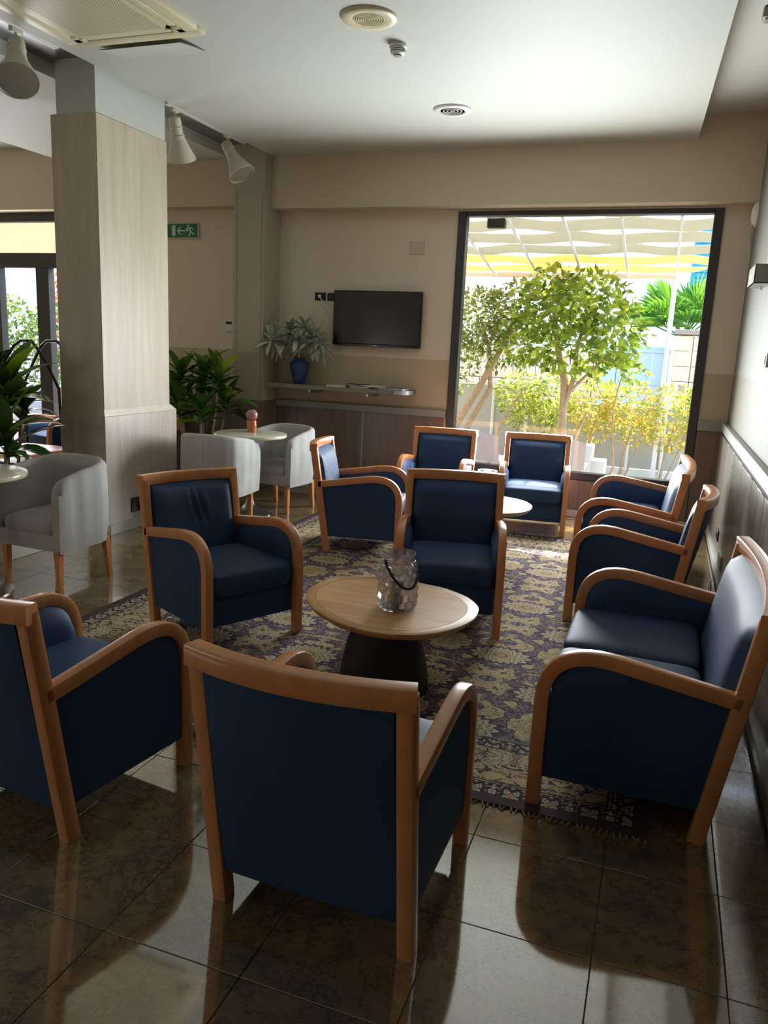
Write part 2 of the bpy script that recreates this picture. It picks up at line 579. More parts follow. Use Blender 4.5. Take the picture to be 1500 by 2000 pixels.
    def xf(s, mtx):
        s.v = [tuple(mtx @ Vector(p)) for p in s.v]
        return s

def rr(w_, h_, r, n=2):
    out = []
    for cx_, cy_, a0 in ((w_/2-r, h_/2-r, 0), (-w_/2+r, h_/2-r, PI/2), (-w_/2+r, -h_/2+r, PI), (w_/2-r, -h_/2+r, 3*PI/2)):
        for k in range(n+1):
            a = a0+PI/2*k/n
            out.append((cx_+r*math.cos(a), cy_+r*math.sin(a)))
    return out

def mesh(name, mb, m, angle=40):
    me = bpy.data.meshes.new(name)
    me.from_pydata(mb.v, [], mb.f)
    bm = bmesh.new()
    bm.from_mesh(me)
    bmesh.ops.recalc_face_normals(bm, faces=bm.faces)
    bm.to_mesh(me)
    bm.free()
    me.materials.append(m)
    me.shade_smooth()
    me.set_sharp_from_angle(angle=math.radians(angle))
    return me

def ob(name, mb, m, parent=None, angle=40):
    me = mb if isinstance(mb, bpy.types.Mesh) else mesh(name, mb, m, angle)
    o = bpy.data.objects.new(name, me)
    COL.objects.link(o)
    o.parent = parent
    return o

def tag(o, label=None, cat=None, group=None, kind=None):
    for k, v in (('label', label), ('category', cat), ('group', group), ('kind', kind)):
        if v:
            o[k] = v
    return o

def thing(name, label, cat, loc=(0, 0, 0), rotz=0, group=None):
    o = bpy.data.objects.new(name, None)
    o.empty_display_size = .1
    COL.objects.link(o)
    o.location = loc
    o.rotation_euler = (0, 0, rotz)
    return tag(o, label, cat, group)

def struct(name, mb=None, m=None, label=None):
    if mb is None:
        o = bpy.data.objects.new(name, None)
        COL.objects.link(o)
    else:
        o = ob(name, mb, m, None, 30)
    o['kind'] = 'structure'
    if label:
        o['label'] = label
    return o

def dup(root, loc, rotz, label, group=None):
    r = root.copy()
    COL.objects.link(r)
    r.location = loc
    r.rotation_euler = (0, 0, rotz)
    r['label'] = label
    if group:
        r['group'] = group
    for ch in list(root.children):
        c = ch.copy()
        COL.objects.link(c)
        c.parent = r
        for g in ch.children:
            d = g.copy()
            COL.objects.link(d)
            d.parent = c
    return r

# ------------------------------------------------------------------ room shell
YB, XR = 7.976, .58
ZC, ZR = 3.434, 3.63
fl = struct('floor', MB().span(-10, XR+.1, -3, YB+.1, -.08, -.006), M['grout'], 'dark polished marble tile floor')
T = .42
xs = [.50, .327]+[-.013-T*k for k in range(0, 24)]
tile_meshes = {}
rest = MB()
ntile = 0
for a, b in zip(xs[1:], xs[:-1]):
    for j in range(-12, 15):
        y0 = 1.946+T*j
        y1 = min(y0+T, YB)
        if y1-y0 < .05:
            continue
        c = ((a+b)/2, (y0+y1)/2, 0)
        px = [pix((X_, Y_, 0)) for X_ in (a, b) for Y_ in (y0, y1)]
        seen = any(p and -40 < p[0] < 1540 and p[1] < 2060 for p in px)
        under = a > -2.98 and b < .1 and y0 > 2.57 and y1 < 6.87
        behind = a < -4.1 and y0 > 5.0 and b > -6.6
        if seen and not under and not behind and ntile < 296:
            key = (round(b-a, 3), round(y1-y0, 3))
            if key not in tile_meshes:
                tile_meshes[key] = mesh('tile', MB().box((0, 0, -.005), (b-a-.0028, y1-y0-.0028, .01), .0012, 0, 1), M['marble'], 30)
            t = ob('tile', tile_meshes[key], None, fl)
            t.location = c
            ntile += 1
        else:
            rest.box((c[0], c[1], -.005), (b-a-.0028, y1-y0-.0028, .01))
o = ob('tile_remainder', rest, M['marble'], fl, 30)
o['kind'] = 'stuff'

# back wall with window opening and left door opening
mb = MB()
mb.span(-4.39, -2.085, YB, YB+.22, 0, 3.7).span(-2.085, .328, YB, YB+.22, 2.905, 3.7).span(-2.085, .328, YB, YB+.22, 0, .37).span(.328, XR+.2, YB, YB+.22, 0, 3.7)
mb.span(-6.2, -4.39, YB, YB+.22, 0, 3.7).span(-9.6, -6.2, YB, YB+.22, 2.97, 3.7).span(-10.2, -9.6, YB, YB+.22, 0, 3.7)
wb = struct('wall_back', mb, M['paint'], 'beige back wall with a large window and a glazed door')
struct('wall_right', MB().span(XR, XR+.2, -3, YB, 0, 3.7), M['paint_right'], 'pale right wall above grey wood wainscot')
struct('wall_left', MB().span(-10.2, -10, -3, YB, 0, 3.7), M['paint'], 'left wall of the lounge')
struct('wall_front', MB().span(-10.2, XR+.2, -3.2, -3, 0, 3.7), M['paint'], 'wall behind the viewer')
# beams over back wall
struct('trim_beam', MB().span(-4.03, XR, 7.75, YB, 2.925, 3.7), M['paint_dark'], 'beige dropped beam above the window')
struct('trim_beam_left', MB().span(-10, -4.39, 7.75, YB, 2.96, 3.7), M['paint_dark'], 'beige dropped beam above the exit sign')
# column
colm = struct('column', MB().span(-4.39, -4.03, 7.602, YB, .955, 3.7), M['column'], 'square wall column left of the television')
cw = MB().span(-4.395, -4.025, 7.597, YB, 0, .955, .003)
ob('wainscot_panel', cw, M['wainscot'], colm)
g = MB()
g.span(-4.352, -4.346, 7.598, 7.604, .97, 3.1).span(-4.06, -4.054, 7.598, 7.604, .97, 3.1)
ob('groove_bead', g, M['rail'], colm)
# ceilings
cz = struct('ceiling', MB().span(-10.2, XR+.2, -3.2, YB+.2, ZR, ZR+.12), M['white'], 'white plaster ceiling')
poly = [(-4.02, -3), (.42, -3), (.037, 7.75), (-4.02, 7.75)]
ob('dropped_panel', MB().prism(poly, ZC, ZR-.002), M['white'], cz, 30)
ob('left_panel', MB().span(-6.5, -4.5, -3, 7.75, 3.42, ZR-.002), M['white'], cz, 30)
ob('light_trough', MB().span(-4.5, -4.02, -3, 7.75, 3.52, ZR-.004), M['trough'], cz, 30)

# free-standing pillar
pil = struct('pillar', MB().span(-4.43, -4.078, 5.092, 5.945, .9, 3.62), M['white'], 'square pillar clad in pale and dark wood laminate')
ob('upper_cladding', MB().span(-4.476, -4.066, 5.076, 5.952, 1.0, 3.15, .004), M['pillar_hi'], pil)
ob('lower_cladding', MB().span(-4.484, -4.055, 5.068, 6.04, .0, .955, .004), M['pillar_lo'], pil)
sl = MB()
a = [(-4.484, 5.068), (-4.055, 5.068), (-4.055, 6.04), (-4.484, 6.04)]
b = [(-4.478, 5.074), (-4.064, 5.074), (-4.064, 5.955), (-4.478, 5.955)]
sl.add([(x, y, .955) for x, y in a]+[(x, y, 1.006) for x, y in b], [(3, 2, 1, 0), (4, 5, 6, 7)]+[(k, (k+1) % 4, 4+(k+1) % 4, 4+k) for k in range(4)])
ob('sloped_cap', sl, M['pillar_hi'], pil, 20)
ob('skirting_board', MB().span(-4.06, -4.045, 5.09, 6.03, 0, .085, .002), M['skirting'], pil)

# wainscot of back wall
for k, (x0, x1) in enumerate(((-4.025, -3.006), (-2.994, -2.098))):
    ob('wainscot_panel', MB().span(x0, x1, YB-.03, YB, .07, .888, .002), M['wainscot'], wb)
for x in (-3.0, -2.093):
    ob('joint_strip', MB().span(x-.005, x+.005, YB-.026, YB, .07, .888), M['skirting'], wb)
ob('wainscot_panel', MB().span(-2.085, -.88, YB-.03, YB, .07, .365, .002), M['wainscot'], wb)
ob('wainscot_panel', MB().span(-.875, .328, YB-.03, YB, .07, .365, .002), M['wainscot'], wb)
ob('wainscot_panel', MB().span(.333, .55, YB-.03, YB, .07, .94, .002), M['wainscot'], wb)
ob('wainscot_panel', MB().span(-6.15, -5.3, YB-.03, YB, .07, .93, .002), M['wainscot'], wb)
ob('wainscot_panel', MB().span(-5.295, -4.4, YB-.03, YB, .07, .93, .002), M['wainscot'], wb)
struct('trim_1', MB().span(-4.025, -2.09, YB-.06, YB, .888, .96, .004), M['rail'], 'grey dado rail under the wall shelf')
struct('trim_2', MB().span(.33, .56, YB-.05, YB, .942, 1.034, .004), M['rail'], 'grey dado rail right of the window')
struct('trim_3', MB().span(-6.18, -4.4, YB-.05, YB, .935, .99, .004), M['rail'], 'grey dado rail below the exit sign')
struct('baseboard_back', MB().span(-4.025, .55, YB-.045, YB, 0, .068, .003), M['skirting'], 'pale baseboard under the window')
# right wall wainscot
wr = bpy.data.objects['wall_right']
y = YB-.03
k = 0
while y > 1.2:
    y0 = y-(.62 if k else .5)
    ob('wainscot_panel', MB().span(.535, XR, y0+.004, y-.004, .07, .93, .003), M['wainscot_grey'], wr)
    y = y0
    k += 1
ob('panel_backing', MB().span(.545, XR, 1.0, YB, .05, .945), M['dark_slot'], wr)
struct('trim_4', MB().span(.532, XR, -2.9, YB-.01, .955, 1.034, .006), M['rail'], 'grey dado rail along the right wall')
struct('baseboard_right', MB().span(.51, XR, -2.9, YB, 0, .07, .003), M['skirting'], 'pale baseboard along the right wall')

# window
win = struct('window_1', None, None, 'large fixed window with dark frame facing the garden')
fr = [(-2.085, -2.0, .37, 2.905), (.248, .328, .37, 2.905), (-2.0, .248, 2.862, 2.905), (-2.0, .248, .37, .44)]
for x0, x1, z0, z1 in fr:
    ob('frame_bar', MB().span(x0, x1, YB-.02, YB+.1, z0, z1, .004), M['frame_dark'], win)
ob('glass_pane', MB().span(-2.0, .248, YB+.035, YB+.047, .44, 2.862), M['pane'], win)
# glazed door, left
dr = struct('door_1', None, None, 'dark framed glazed double door at far left')
for x0, x1, z0, z1, n in ((-9.6, -6.2, 2.86, 2.97, 'head_bar'), (-9.6, -6.2, 2.33, 2.5, 'transom_bar'), (-9.6, -9.45, 0, 2.86, 'frame_bar'), (-6.35, -6.2, 0, 2.86, 'frame_bar'),
                          (-7.33, -7.14, 0, 2.33, 'door_stile'), (-8.12, -7.9, 0, 2.33, 'door_stile'), (-9.45, -6.35, 0, .14, 'bottom_rail')):
    ob(n, MB().span(x0, x1, YB-.02, YB+.09, z0, z1, .004), M['frame_dark'], dr)
ob('blind_box', MB().span(-9.6, -6.2, YB-.05, YB-.001, 2.972, 3.02, .004), M['white'], dr)
for x0, x1, z0, z1 in ((-9.45, -6.35, 2.5, 2.86), (-9.45, -8.12, .14, 2.33), (-7.9, -7.33, .14, 2.33), (-7.14, -6.35, .14, 2.33)):
    ob('glass_pane', MB().span(x0, x1, YB+.03, YB+.04, z0, z1), M['pane'], dr)
ob('door_handle', MB().tube([(-7.36, YB-.03, 1.0), (-7.36, YB-.07, 1.0), (-7.36, YB-.07, 1.35), (-7.36, YB-.03, 1.35)], .012), M['steel'], dr)

# ------------------------------------------------------------------ armchairs and loveseats
def build_seat(name, label, cat, w_, cushions):
    t = thing(name, label, cat)
    yr, lean, Hb, Hj, yp, Hp, yf = -.218, .126, .829, .546, .169, .625, .33
    fw = .045
    cx_ = w_-fw/2
    bow = .05
    yc = lambda z: yr-.0275-lean*z/Hb
    sec = rr(.05, fw, .006)
    # arm centre line in (y,z)
    P0 = Vector((yc(Hj-.025)+.0, Hj-.025))
    P1 = Vector((.05, Hp-.045))
    P2 = Vector((yf-.025, Hp-.22))
    dirn = (P1-P0).normalized()
    path = [P0, (P0+P1)/2]
    H1, H2 = P1+dirn*.165, P2+Vector((0, .15))
    for i in range(13):
        s_ = i/12
        path.append(P1*(1-s_)**3+H1*3*s_*(1-s_)**2+H2*3*s_*s_*(1-s_)+P2*s_**3)
    path += [Vector((yf-.025, .25)), Vector((yf-.026, 0))]
    for sx in (-1, 1):
        mb = MB().sweep([(sx*cx_, p.x, p.y) for p in path], (1, 0, 0), sec)
        ob('arm_frame', mb, M['beech'], t)
        mb = MB().sweep([(sx*cx_, yc(0), 0), (sx*cx_, yc(.4), .4), (sx*cx_, yc(Hb-.03), Hb-.03)], (1, 0, 0), rr(.054, fw, .006))
        ob('rear_post', mb, M['beech'], t)
        # side upholstery: outer flat, inner padded
        under = []
        inner = []
        for i in range(1, len(path)-1):
            tg = (path[i+1]-path[i-1]).normalized()
            inner.append(path[i]+Vector((tg.y, -tg.x))*.024)
        def zu(y_):
            for p, q in zip(inner, inner[1:]):
                if p.x <= y_ <= q.x and q.x > p.x:
                    return p.y+(q.y-p.y)*(y_-p.x)/(q.x-p.x)
            return inner[0].y-(inner[0].x-y_)*dirn.y/dirn.x if y_ < inner[0].x else .3
        def surf(x0, bulge):
            def f(u, v):
                uu = 1-(1-u)**1.6
                y1 = yf-.05
                zb = .115
                yb = yc(zb)+.02
                ytop = yc(.5)+.02
                yt_ = ytop+(y1-ytop)*uu
                ztop = zu(min(yt_, y1-.001)) if u < 1 else .38
                yb_ = yb+(y1-yb)*uu
                pz = zb+(ztop-zb)*v
                py = yb_+(yt_-yb_)*v
                k_ = max(0, 1-abs(2*u-1)**5)**.5*max(0, 1-abs(2*v-1)**5)**.5
                return (sx*(x0+bulge*k_), py, pz)
            return f
        mb = MB().grid(surf(w_-.016, .006), 16, 10, sx < 0).grid(surf(w_-.042, -.03), 16, 10, sx > 0)
        ob('side_panel', mb, M['vinyl'], t)
    # top rail, bowed backwards
    zr_ = Hb-.03
    rp = []
    for i in range(17):
        u = -1+i/8
        rp.append((u*(w_+.0005), yc(zr_)-bow*(1-u*u), zr_))
    mb = MB().sweep(rp, (0, 0, 1), rr(.056, .06, .007))
    ob('top_rail', mb, M['beech'], t)
    xi = w_-fw-.001
    def back(off, z0, z1, puff):
        def f(u, v):
            x = -xi+2*xi*u
            z = z0+(z1-z0)*v
            k_ = max(0, 1-abs(2*u-1)**6)**.5*max(0, 1-abs(2*v-1)**6)**.5
            bw = bow*(1-(x/w_)**2)*min(1, z/.8)
            return (x, yc(z)-bw+off+puff*k_, z)
        return f
    z0b, z1b = .115, Hb-.058
    mb = MB().grid(back(-.017, z0b, z1b, -.004), 18, 10).grid(back(.01, z0b, z1b, 0), 18, 2, True)
    ob('back_panel', mb, M['vinyl'], t)
    mb = MB().grid(back(.012, .3, z1b, .075), 20, 14, True)
    ob('back_cushion', mb, M['vinyl'], t)
    mb = MB().span(-xi, xi, yc(.2)+.01, yf-.055, .115, .285, .012, 2)
    ob('seat_base', mb, M['vinyl'], t)
    for k_ in range(cushions):
        x0 = -xi-.003+(2*xi+.006)*k_/cushions
        x1 = -xi-.003+(2*xi+.006)*(k_+1)/cushions
        mb = MB().superq(((x0+x1)/2, (yf-.012+yc(.3)+.06)/2, .345), (x1-x0-.004, yf-.012-yc(.3)-.06, .135), .24, 32, 14, .28)
        ob('seat_cushion', mb, M['vinyl'], t, 60)
    return t

deg = math.radians
chair = build_seat('armchair', 'blue armchair seen square from behind, nearest in the middle foreground', 'armchair', .307, 1)
chair.location = (-.759, 2.02, 0)
chair.rotation_euler = (0, 0, deg(-1.1))
CG = 'blue armchairs around the coffee tables'
chair['group'] = CG
for x, y, a, lab in (
        (-1.889, 2.101, -7.5, 'blue armchair cut off by the left edge of the photo, seen from behind'),
        (-2.187, 3.696, -117.45, 'blue armchair with two creases in its backrest, left of the near coffee table'),
        (-1.086, 4.446, 193.41, 'blue armchair facing the viewer just behind the glass lantern'),
        (-2.146, 5.828, -79.42, 'blue armchair seen from its side, facing right toward the far table'),
        (-1.923, 7.089, 183.67, 'blue armchair below the left part of the window, left one of the far pair'),
        (-1.027, 7.241, 187.1, 'blue armchair right in front of the window, right one of the far pair'),
        (-.071, 4.977, 84.9, 'blue armchair facing left, between the two blue loveseats by the right wall')):
    dup(chair, (x, y, 0 if x < -1.88 and y < 2.2 or y > 7 else .0085), deg(a), lab, CG)
def crease(o):
    c = next(k for k in o.children if k.name.startswith('back_cushion'))
    me = c.data.copy()
    bm = bmesh.new()
    bm.from_mesh(me)
    bmesh.ops.subdivide_edges(bm, edges=bm.edges[:], cuts=2, use_grid_fill=True)
    for v in bm.verts:
        for x0, z0, sl_ in ((.0, .62, .18), (-.045, .63, .2)):
            dz = (v.co.z-z0)/.075
            dx = (v.co.x-x0-sl_*(v.co.z-z0))/.013
            v.co.y -= .02*math.exp(-dx*dx-dz*dz)
            v.co.y += .006*math.exp(-((abs(dx)-2.2)**2)-dz*dz)
    bm.to_mesh(me)
    bm.free()
    me.shade_smooth()
    c.data = me
for o in list(COL.objects):
    if o.get('label', '').startswith('blue armchair with two creases'):
        crease(o)
sofa = build_seat('loveseat', 'blue two seat sofa with wooden arms in the right foreground', 'sofa', .6, 2)
sofa.location = (.032, 3.217, 0)
sofa.rotation_euler = (0, 0, deg(89.1))
sofa['group'] = 'blue loveseats along the right wall'
dup(sofa, (-.159, 6.227, .0085), deg(89.7), 'blue two seat sofa farthest along the right wall, near the window', 'blue loveseats along the right wall')
dup(chair, (-6.72, 7.55, 0), deg(165), 'blue wooden framed armchair behind the plant by the glass door', 'blue armchairs in the far left corner')
dup(chair, (-5.3, 7.28, 0), deg(200), 'blue wooden framed armchair half hidden behind the tall plant below the exit sign', 'blue armchairs in the far left corner')

# ------------------------------------------------------------------ rug
rug = tag(ob('rug', MB().box((0, 0, .004), (3.1, 4.31, .007), .002, 0, 1), M['rug']), 'patterned cream and plum oriental rug under the blue chairs', 'rug')
rug.location = (-1.43, 4.72, .0005)
fm = MB()
for k in range(150):
    x = -1.54+3.08*k/149
    for sy in (-1, 1):
        jx, ln = random.uniform(-.012, .012), random.uniform(.014, .026)
        fm.tube([(x, sy*2.155, .005), (x+jx*.4, sy*(2.155+ln*.5), .006), (x+jx, sy*(2.155+ln), .002)], .0035, 4)
f_ = ob('fringe', fm, M['fringe'], rug)
f_['kind'] = 'stuff'

# ------------------------------------------------------------------ coffee tables
prof = [(-165.6, .385), (169, .425), (152.6, .450), (136.6, .455), (123.3, .428), (101, .398), (80, .388), (57.3, .405), (37, .422), (20.7, .428), (2, .422), (-16, .418), (-33.8, .417), (-51, .416), (-67.4, .405), (-83, .385), (-100, .362), (-126, .345), (-151.7, .36)]
def outline(k, n=72):
    pr = sorted(prof)
    pr = [(pr[-1][0]-360, pr[-1][1])]+pr+[(pr[0][0]+360, pr[0][1])]
    out = []
    for i in range(n):
        a = -180+360*i/n
        for p, q in zip(pr, pr[1:]):
            if p[0] <= a < q[0]:
                f = (a-p[0])/(q[0]-p[0])
                f = f*f*(3-2*f)
                r = p[1]+(q[1]-p[1])*f
        out.append((k*r*math.cos(deg(a)), k*r*math.sin(deg(a))))
    return out
def coffee_table(loc, rot, label, top_m, rim_m):
    t = thing('coffee_table', label, 'table', loc, rot, 'low tables between the blue chairs')
    n = 72
    def ring(k, z):
        return [(x, y, z) for x, y in outline(k, n)]
    mb = MB()
    R = [ring(.82, .372), ring(.95, .378), ring(.995, .398), ring(1.0, .408), ring(.99, .4105), ring(.885, .4105)]
    vs = [p for r in R for p in r]
    fs = [(i*n+k, i*n+(k+1) % n, (i+1)*n+(k+1) % n, (i+1)*n+k) for i in range(len(R)-1) for k in range(n)]
    fs.append(tuple(range(n-1, -1, -1)))
    mb.add(vs, fs)
    ob('tabletop_rim', mb, rim_m, t, 50)
    ob('tabletop', MB().prism(outline(.88, n), .39, .4108), top_m, t, 30)
    pb = [(.215, 0), (.215, .02), (.205, .1), (.185, .2), (.16, .29), (.13, .345), (.11, .375)]
    ob('pedestal', MB().lathe(pb, 40), M['black'], t, 50)
    return t
coffee_table((-1.105, 3.345, .008), 0, 'pebble shaped oak coffee table carrying the near glass lantern', M['oak_top'], M['oak_rim'])
coffee_table((-1.27, 6.0, .008), deg(20), 'pale topped coffee table between the far armchairs', M['oak_pale'], M['oak_pale'])

def lantern(loc, label, handle_rot):
    t = thing('glass_lantern', label, 'lantern', loc, handle_rot, 'glass lanterns on the coffee tables')
    # faceted cut glass jar, double walled
    n = 14
    zs = [0, .012, .045, .078, .111, .144, .172, .196, .214, .228, .238, .25]
    rs = [.078, .084, .0855, .086, .0855, .0845, .0825, .077, .0715, .069, .0705, .073]
    mb = MB()
    vs, fs = [], []
    for i, (z, r) in enumerate(zip(zs, rs)):
        for k in range(n):
            a = 2*PI*(k+.5*(i % 2))/n
            vs.append((r*math.cos(a), r*math.sin(a), z))
    def facet(a0, a1, a2, out):
        p = [Vector(vs[k]) for k in (a0, a1, a2)]
        c = (p[0]+p[1]+p[2])/3
        c += Vector((c.x, c.y, 0)).normalized()*out
        vs.append(tuple(c))
        m_ = len(vs)-1
        fs.extend([(a0, a1, m_), (a1, a2, m_), (a2, a0, m_)])
    for i in range(len(zs)-1):
        for k in range(n):
            a0, a1, b0, b1 = i*n+k, i*n+(k+1) % n, (i+1)*n+k, (i+1)*n+(k+1) % n
            o_ = .008 if 0 < i < 8 else 0
            if i % 2 == 0:
                facet(a0, a1, b0, o_)
                facet(a1, b1, b0, -o_*.6)
            else:
                facet(a0, a1, b1, o_)
                facet(a0, b1, b0, -o_*.6)
    fs.append(tuple(range(n-1, -1, -1)))
    top = (len(zs)-1)*n
    o0 = len(vs)
    for z, r in zip([.25, .2, .1, .014], [.067, .068, .077, .074]):
        for k in range(n):
            a = 2*PI*(k+.5)/n
            vs.append((r*math.cos(a), r*math.sin(a), z))
    for k in range(n):
        fs.append((top+k, top+(k+1) % n, o0+(k+1) % n, o0+k))
    for i in range(3):
        for k in range(n):
            fs.append((o0+i*n+k, o0+i*n+(k+1) % n, o0+(i+1)*n+(k+1) % n, o0+(i+1)*n+k))
    fs.append(tuple(o0+3*n+k for k in range(n)))
    mb.add(vs, fs)
    mb.xf(Matrix.Scale(1.05, 4))
    ob('jar', mb, M['crystal'], t, 5)
    pts = []
    for i in range(21):
        a = PI*i/20
        pts.append((.078*math.cos(a), -.09*math.sin(a)-.006, .232-.118*math.sin(a)))
    ob('handle', MB().tube(pts, .0066, 8), M['black'], t)
    ob('neck_wire', MB().tube([(.073*math.cos(2*PI*k/32), .073*math.sin(2*PI*k/32), .226) for k in range(32)], .0022, 6, True), M['steel'], t)
    c = thing('candle', label.replace('cut glass lantern', 'cream pillar candle inside the lantern').replace('with black handle ', ''), 'candle', (loc[0], loc[1], loc[2]+.015), 0, 'candles inside the lanterns')
    ob('wax', MB().lathe([(.036, 0), (.0365, .11), (.034, .118), (.012, .112), (0, .112)], 24), M['candle'], c)
    ob('wick', MB().tube([(0, 0, .11), (.002, 0, .124)], .0016, 6), M['black'], c)
    return t
lantern((-1.045, 3.31, .4195), 'cut glass lantern with black handle standing on the near oak coffee table', deg(50))
lantern((-1.21, 5.98, .4195), 'cut glass lantern on the far pale coffee table, only its rim showing', deg(40))

# ------------------------------------------------------------------ tub chairs and bistro tables
def tub_chair(label):
    t = thing('tub_chair', label, 'chair', (0, 0, 0), 0, 'grey slipcovered tub chairs at the bistro tables')
    R, yf = .285, .25
    N = 40
    def plan(s_, r):
        """s in 0..1 from front right round the back to front left"""
        ls, la = yf+.02, PI*R
        tot = 2*ls+la
        d = s_*tot
        if d < ls:
            return (r, yf-d)
        if d < ls+la:
            a = (d-ls)/R
            c_, n_ = math.cos(a), math.sin(a)
            return (r*math.copysign(abs(c_)**.72, c_), -.02-r*.93*abs(n_)**.72)
        return (-r, -.02+(d-ls-la))
    def top(s_):
        k = math.sin(PI*s_)
        z = .70+.10*k**.8
        e = min(s_, 1-s_)
        if e < .035:
            z -= .03*(1-e/.035)**2
        return z
    random.seed(3)
    vs, fs = [], []
    rings = 9
    for i in range(N+1):
        s_ = i/N
        zt = top(s_)
        prof_ = [(R-.004, .262), (R+.001, .36), (R+.006, .5), (R+.004, .62), (R, zt-.03), (R-.012, zt-.006), (R-.03, zt), (R-.052, zt-.012), (R-.06, zt-.05), (R-.062, .5), (R-.06, .36)]
        wob = .004*math.sin(i*1.7)+.003*math.sin(i*3.1)
        for j, (r, z) in enumerate(prof_):
            x, y = plan(s_, r+(wob if 0 < j < 6 else 0))
            vs.append((x, y, z))
    m_ = len(prof_)
    for i in range(N):
        for j in range(m_-1):
            fs.append((i*m_+j, (i+1)*m_+j, (i+1)*m_+j+1, i*m_+j+1))
    fs.append(tuple(range(m_)))
    fs.append(tuple(N*m_+j for j in range(m_-1, -1, -1)))
    ob('shell_cover', MB().add(vs, fs), M['linen'], t, 60)
    base = [plan(i/24, R-.03) for i in range(25)]
    ob('seat_base', MB().prism([(x, min(y, yf-.012)) for x, y in base][::-1], .266, .37), M['linen'], t)
    ob('seat_cushion', MB().superq((0, .015, .405), (2*(R-.066), .47, .11), .4, 32, 14, .22), M['linen'], t, 60)
    ob('back_seam', MB().tube([(0, -.02-(R+.004)*.93, .28), (0, -.02-(R+.008)*.93, .5), (0, -.02-(R+.003)*.93, .75)], .004, 6), M['linen'], t)
    for sx, sy in ((1, 1), (-1, 1), (1, -1), (-1, -1)):
        x, y = sx*.215, (.2 if sy > 0 else -.215)
        kx, ky = sx*.004, (0 if sy > 0 else -.03)
        a0, b0 = .015, .021
        v8 = [(x+kx+i*a0, y+ky+j*a0, 0) for i, j in ((-1, -1), (1, -1), (1, 1), (-1, 1))]+[(x+i*b0, y+j*b0, .275) for i, j in ((-1, -1), (1, -1), (1, 1), (-1, 1))]
        ob('leg', MB().add(v8, [(3, 2, 1, 0), (4, 5, 6, 7)]+[(k, (k+1) % 4, 4+(k+1) % 4, 4+k) for k in range(4)]), M['beech_leg'], t)
    return t
tc = tub_chair('grey slipcovered tub chair at the left edge bistro table, in front of the pillar')
tc.location = (-3.605, 3.99, 0)
tc.rotation_euler = (0, 0, deg(177))
dup(tc, (-3.39, 6.79, 0), deg(172), 'grey tub chair on the right of the round bistro table, its seat showing')
dup(tc, (-3.60, 5.99, 0), deg(4), 'grey tub chair with its back to the viewer, behind the creased blue armchair')

def bistro(loc, label):
    t = thing('bistro_table', label, 'table', loc, 0, 'round cream bistro tables')
    ob('tabletop', MB().lathe([(0, .716), (.31, .716), (.332, .722), (.335, .736), (.332, .746), (.32, .75), (0, .75)], 48), M['table_cream'], t, 50)
    ob('top_plate', MB().box((0, 0, .709), (.22, .22, .012), .002, 0, 1), M['black'], t)
    ob('column', MB().lathe([(.03, .03), (.026, .3), (.026, .706)], 20), M['black_metal'], t)
    ob('base', MB().lathe([(.225, 0), (.225, .008), (.16, .022), (.08, .045), (.045, .09), (.03, .15)], 40), M['steel'], t, 50)
    return t
bistro((-3.53, 6.44, 0), 'round cream bistro table carrying the coral glass candle holder')
bistro((-3.86, 3.56, 0), 'round cream bistro table cut off by the left edge of the photo')
ch = thing('candle_holder', 'coral and pink glass candle holder standing on the bistro table', 'candle holder', (-3.56, 6.52, .7505))
ob('coral_cylinder', MB().lathe([(.043, 0), (.045, .005), (.045, .1), (.041, .108), (.03, .11)], 28), M['coralglass'], ch)
ob('pink_globe', MB().lathe([(.02, .108)]+[(.055*math.sin(PI*k/16), .158-.052*math.cos(PI*k/16)) for k in range(2, 15)]+[(.02, .208)], 28), M['pinkglass'], ch, 60)

# ------------------------------------------------------------------ leafy plants indoors
def leaf_mesh(name, L, W, droop, m, fold=.25, n=6):
    vs, fs = [], []
    for i in range(n+1):
        s_ = i/n
        wd = W*max(.04, math.sin(PI*min(1, s_*.92+.06))**.8)
        ang = droop*s_
        y = L*(math.sin(ang)/ang if abs(ang) > 1e-4 else 1)*s_
        z = -L*s_*(1-math.cos(ang))/max(ang, 1e-4) if droop else 0
        vs += [(-wd/2, y, z+fold*wd*.5), (0, y, z), (wd/2, y, z+fold*wd*.5)]
    for i in range(n):
        for j in range(2):
            a = i*3+j
            fs.append((a, a+1, a+4, a+3))
    me = bpy.data.meshes.new(name)
    me.from_pydata(vs, [], fs)
    me.materials.append(m)
    me.shade_smooth()
    return me

def place_leaf(me, parent, base, az, el, sc, roll=0):
    o = bpy.data.objects.new('leaf', me)
    COL.objects.link(o)
    o.parent = parent
    o.matrix_local = Matrix.Translation(base) @ Matrix.Rotation(az, 4, 'Z') @ Matrix.Rotation(el, 4, 'X') @ Matrix.Rotation(roll, 4, 'Y') @ Matrix.Scale(sc, 4)
    return o

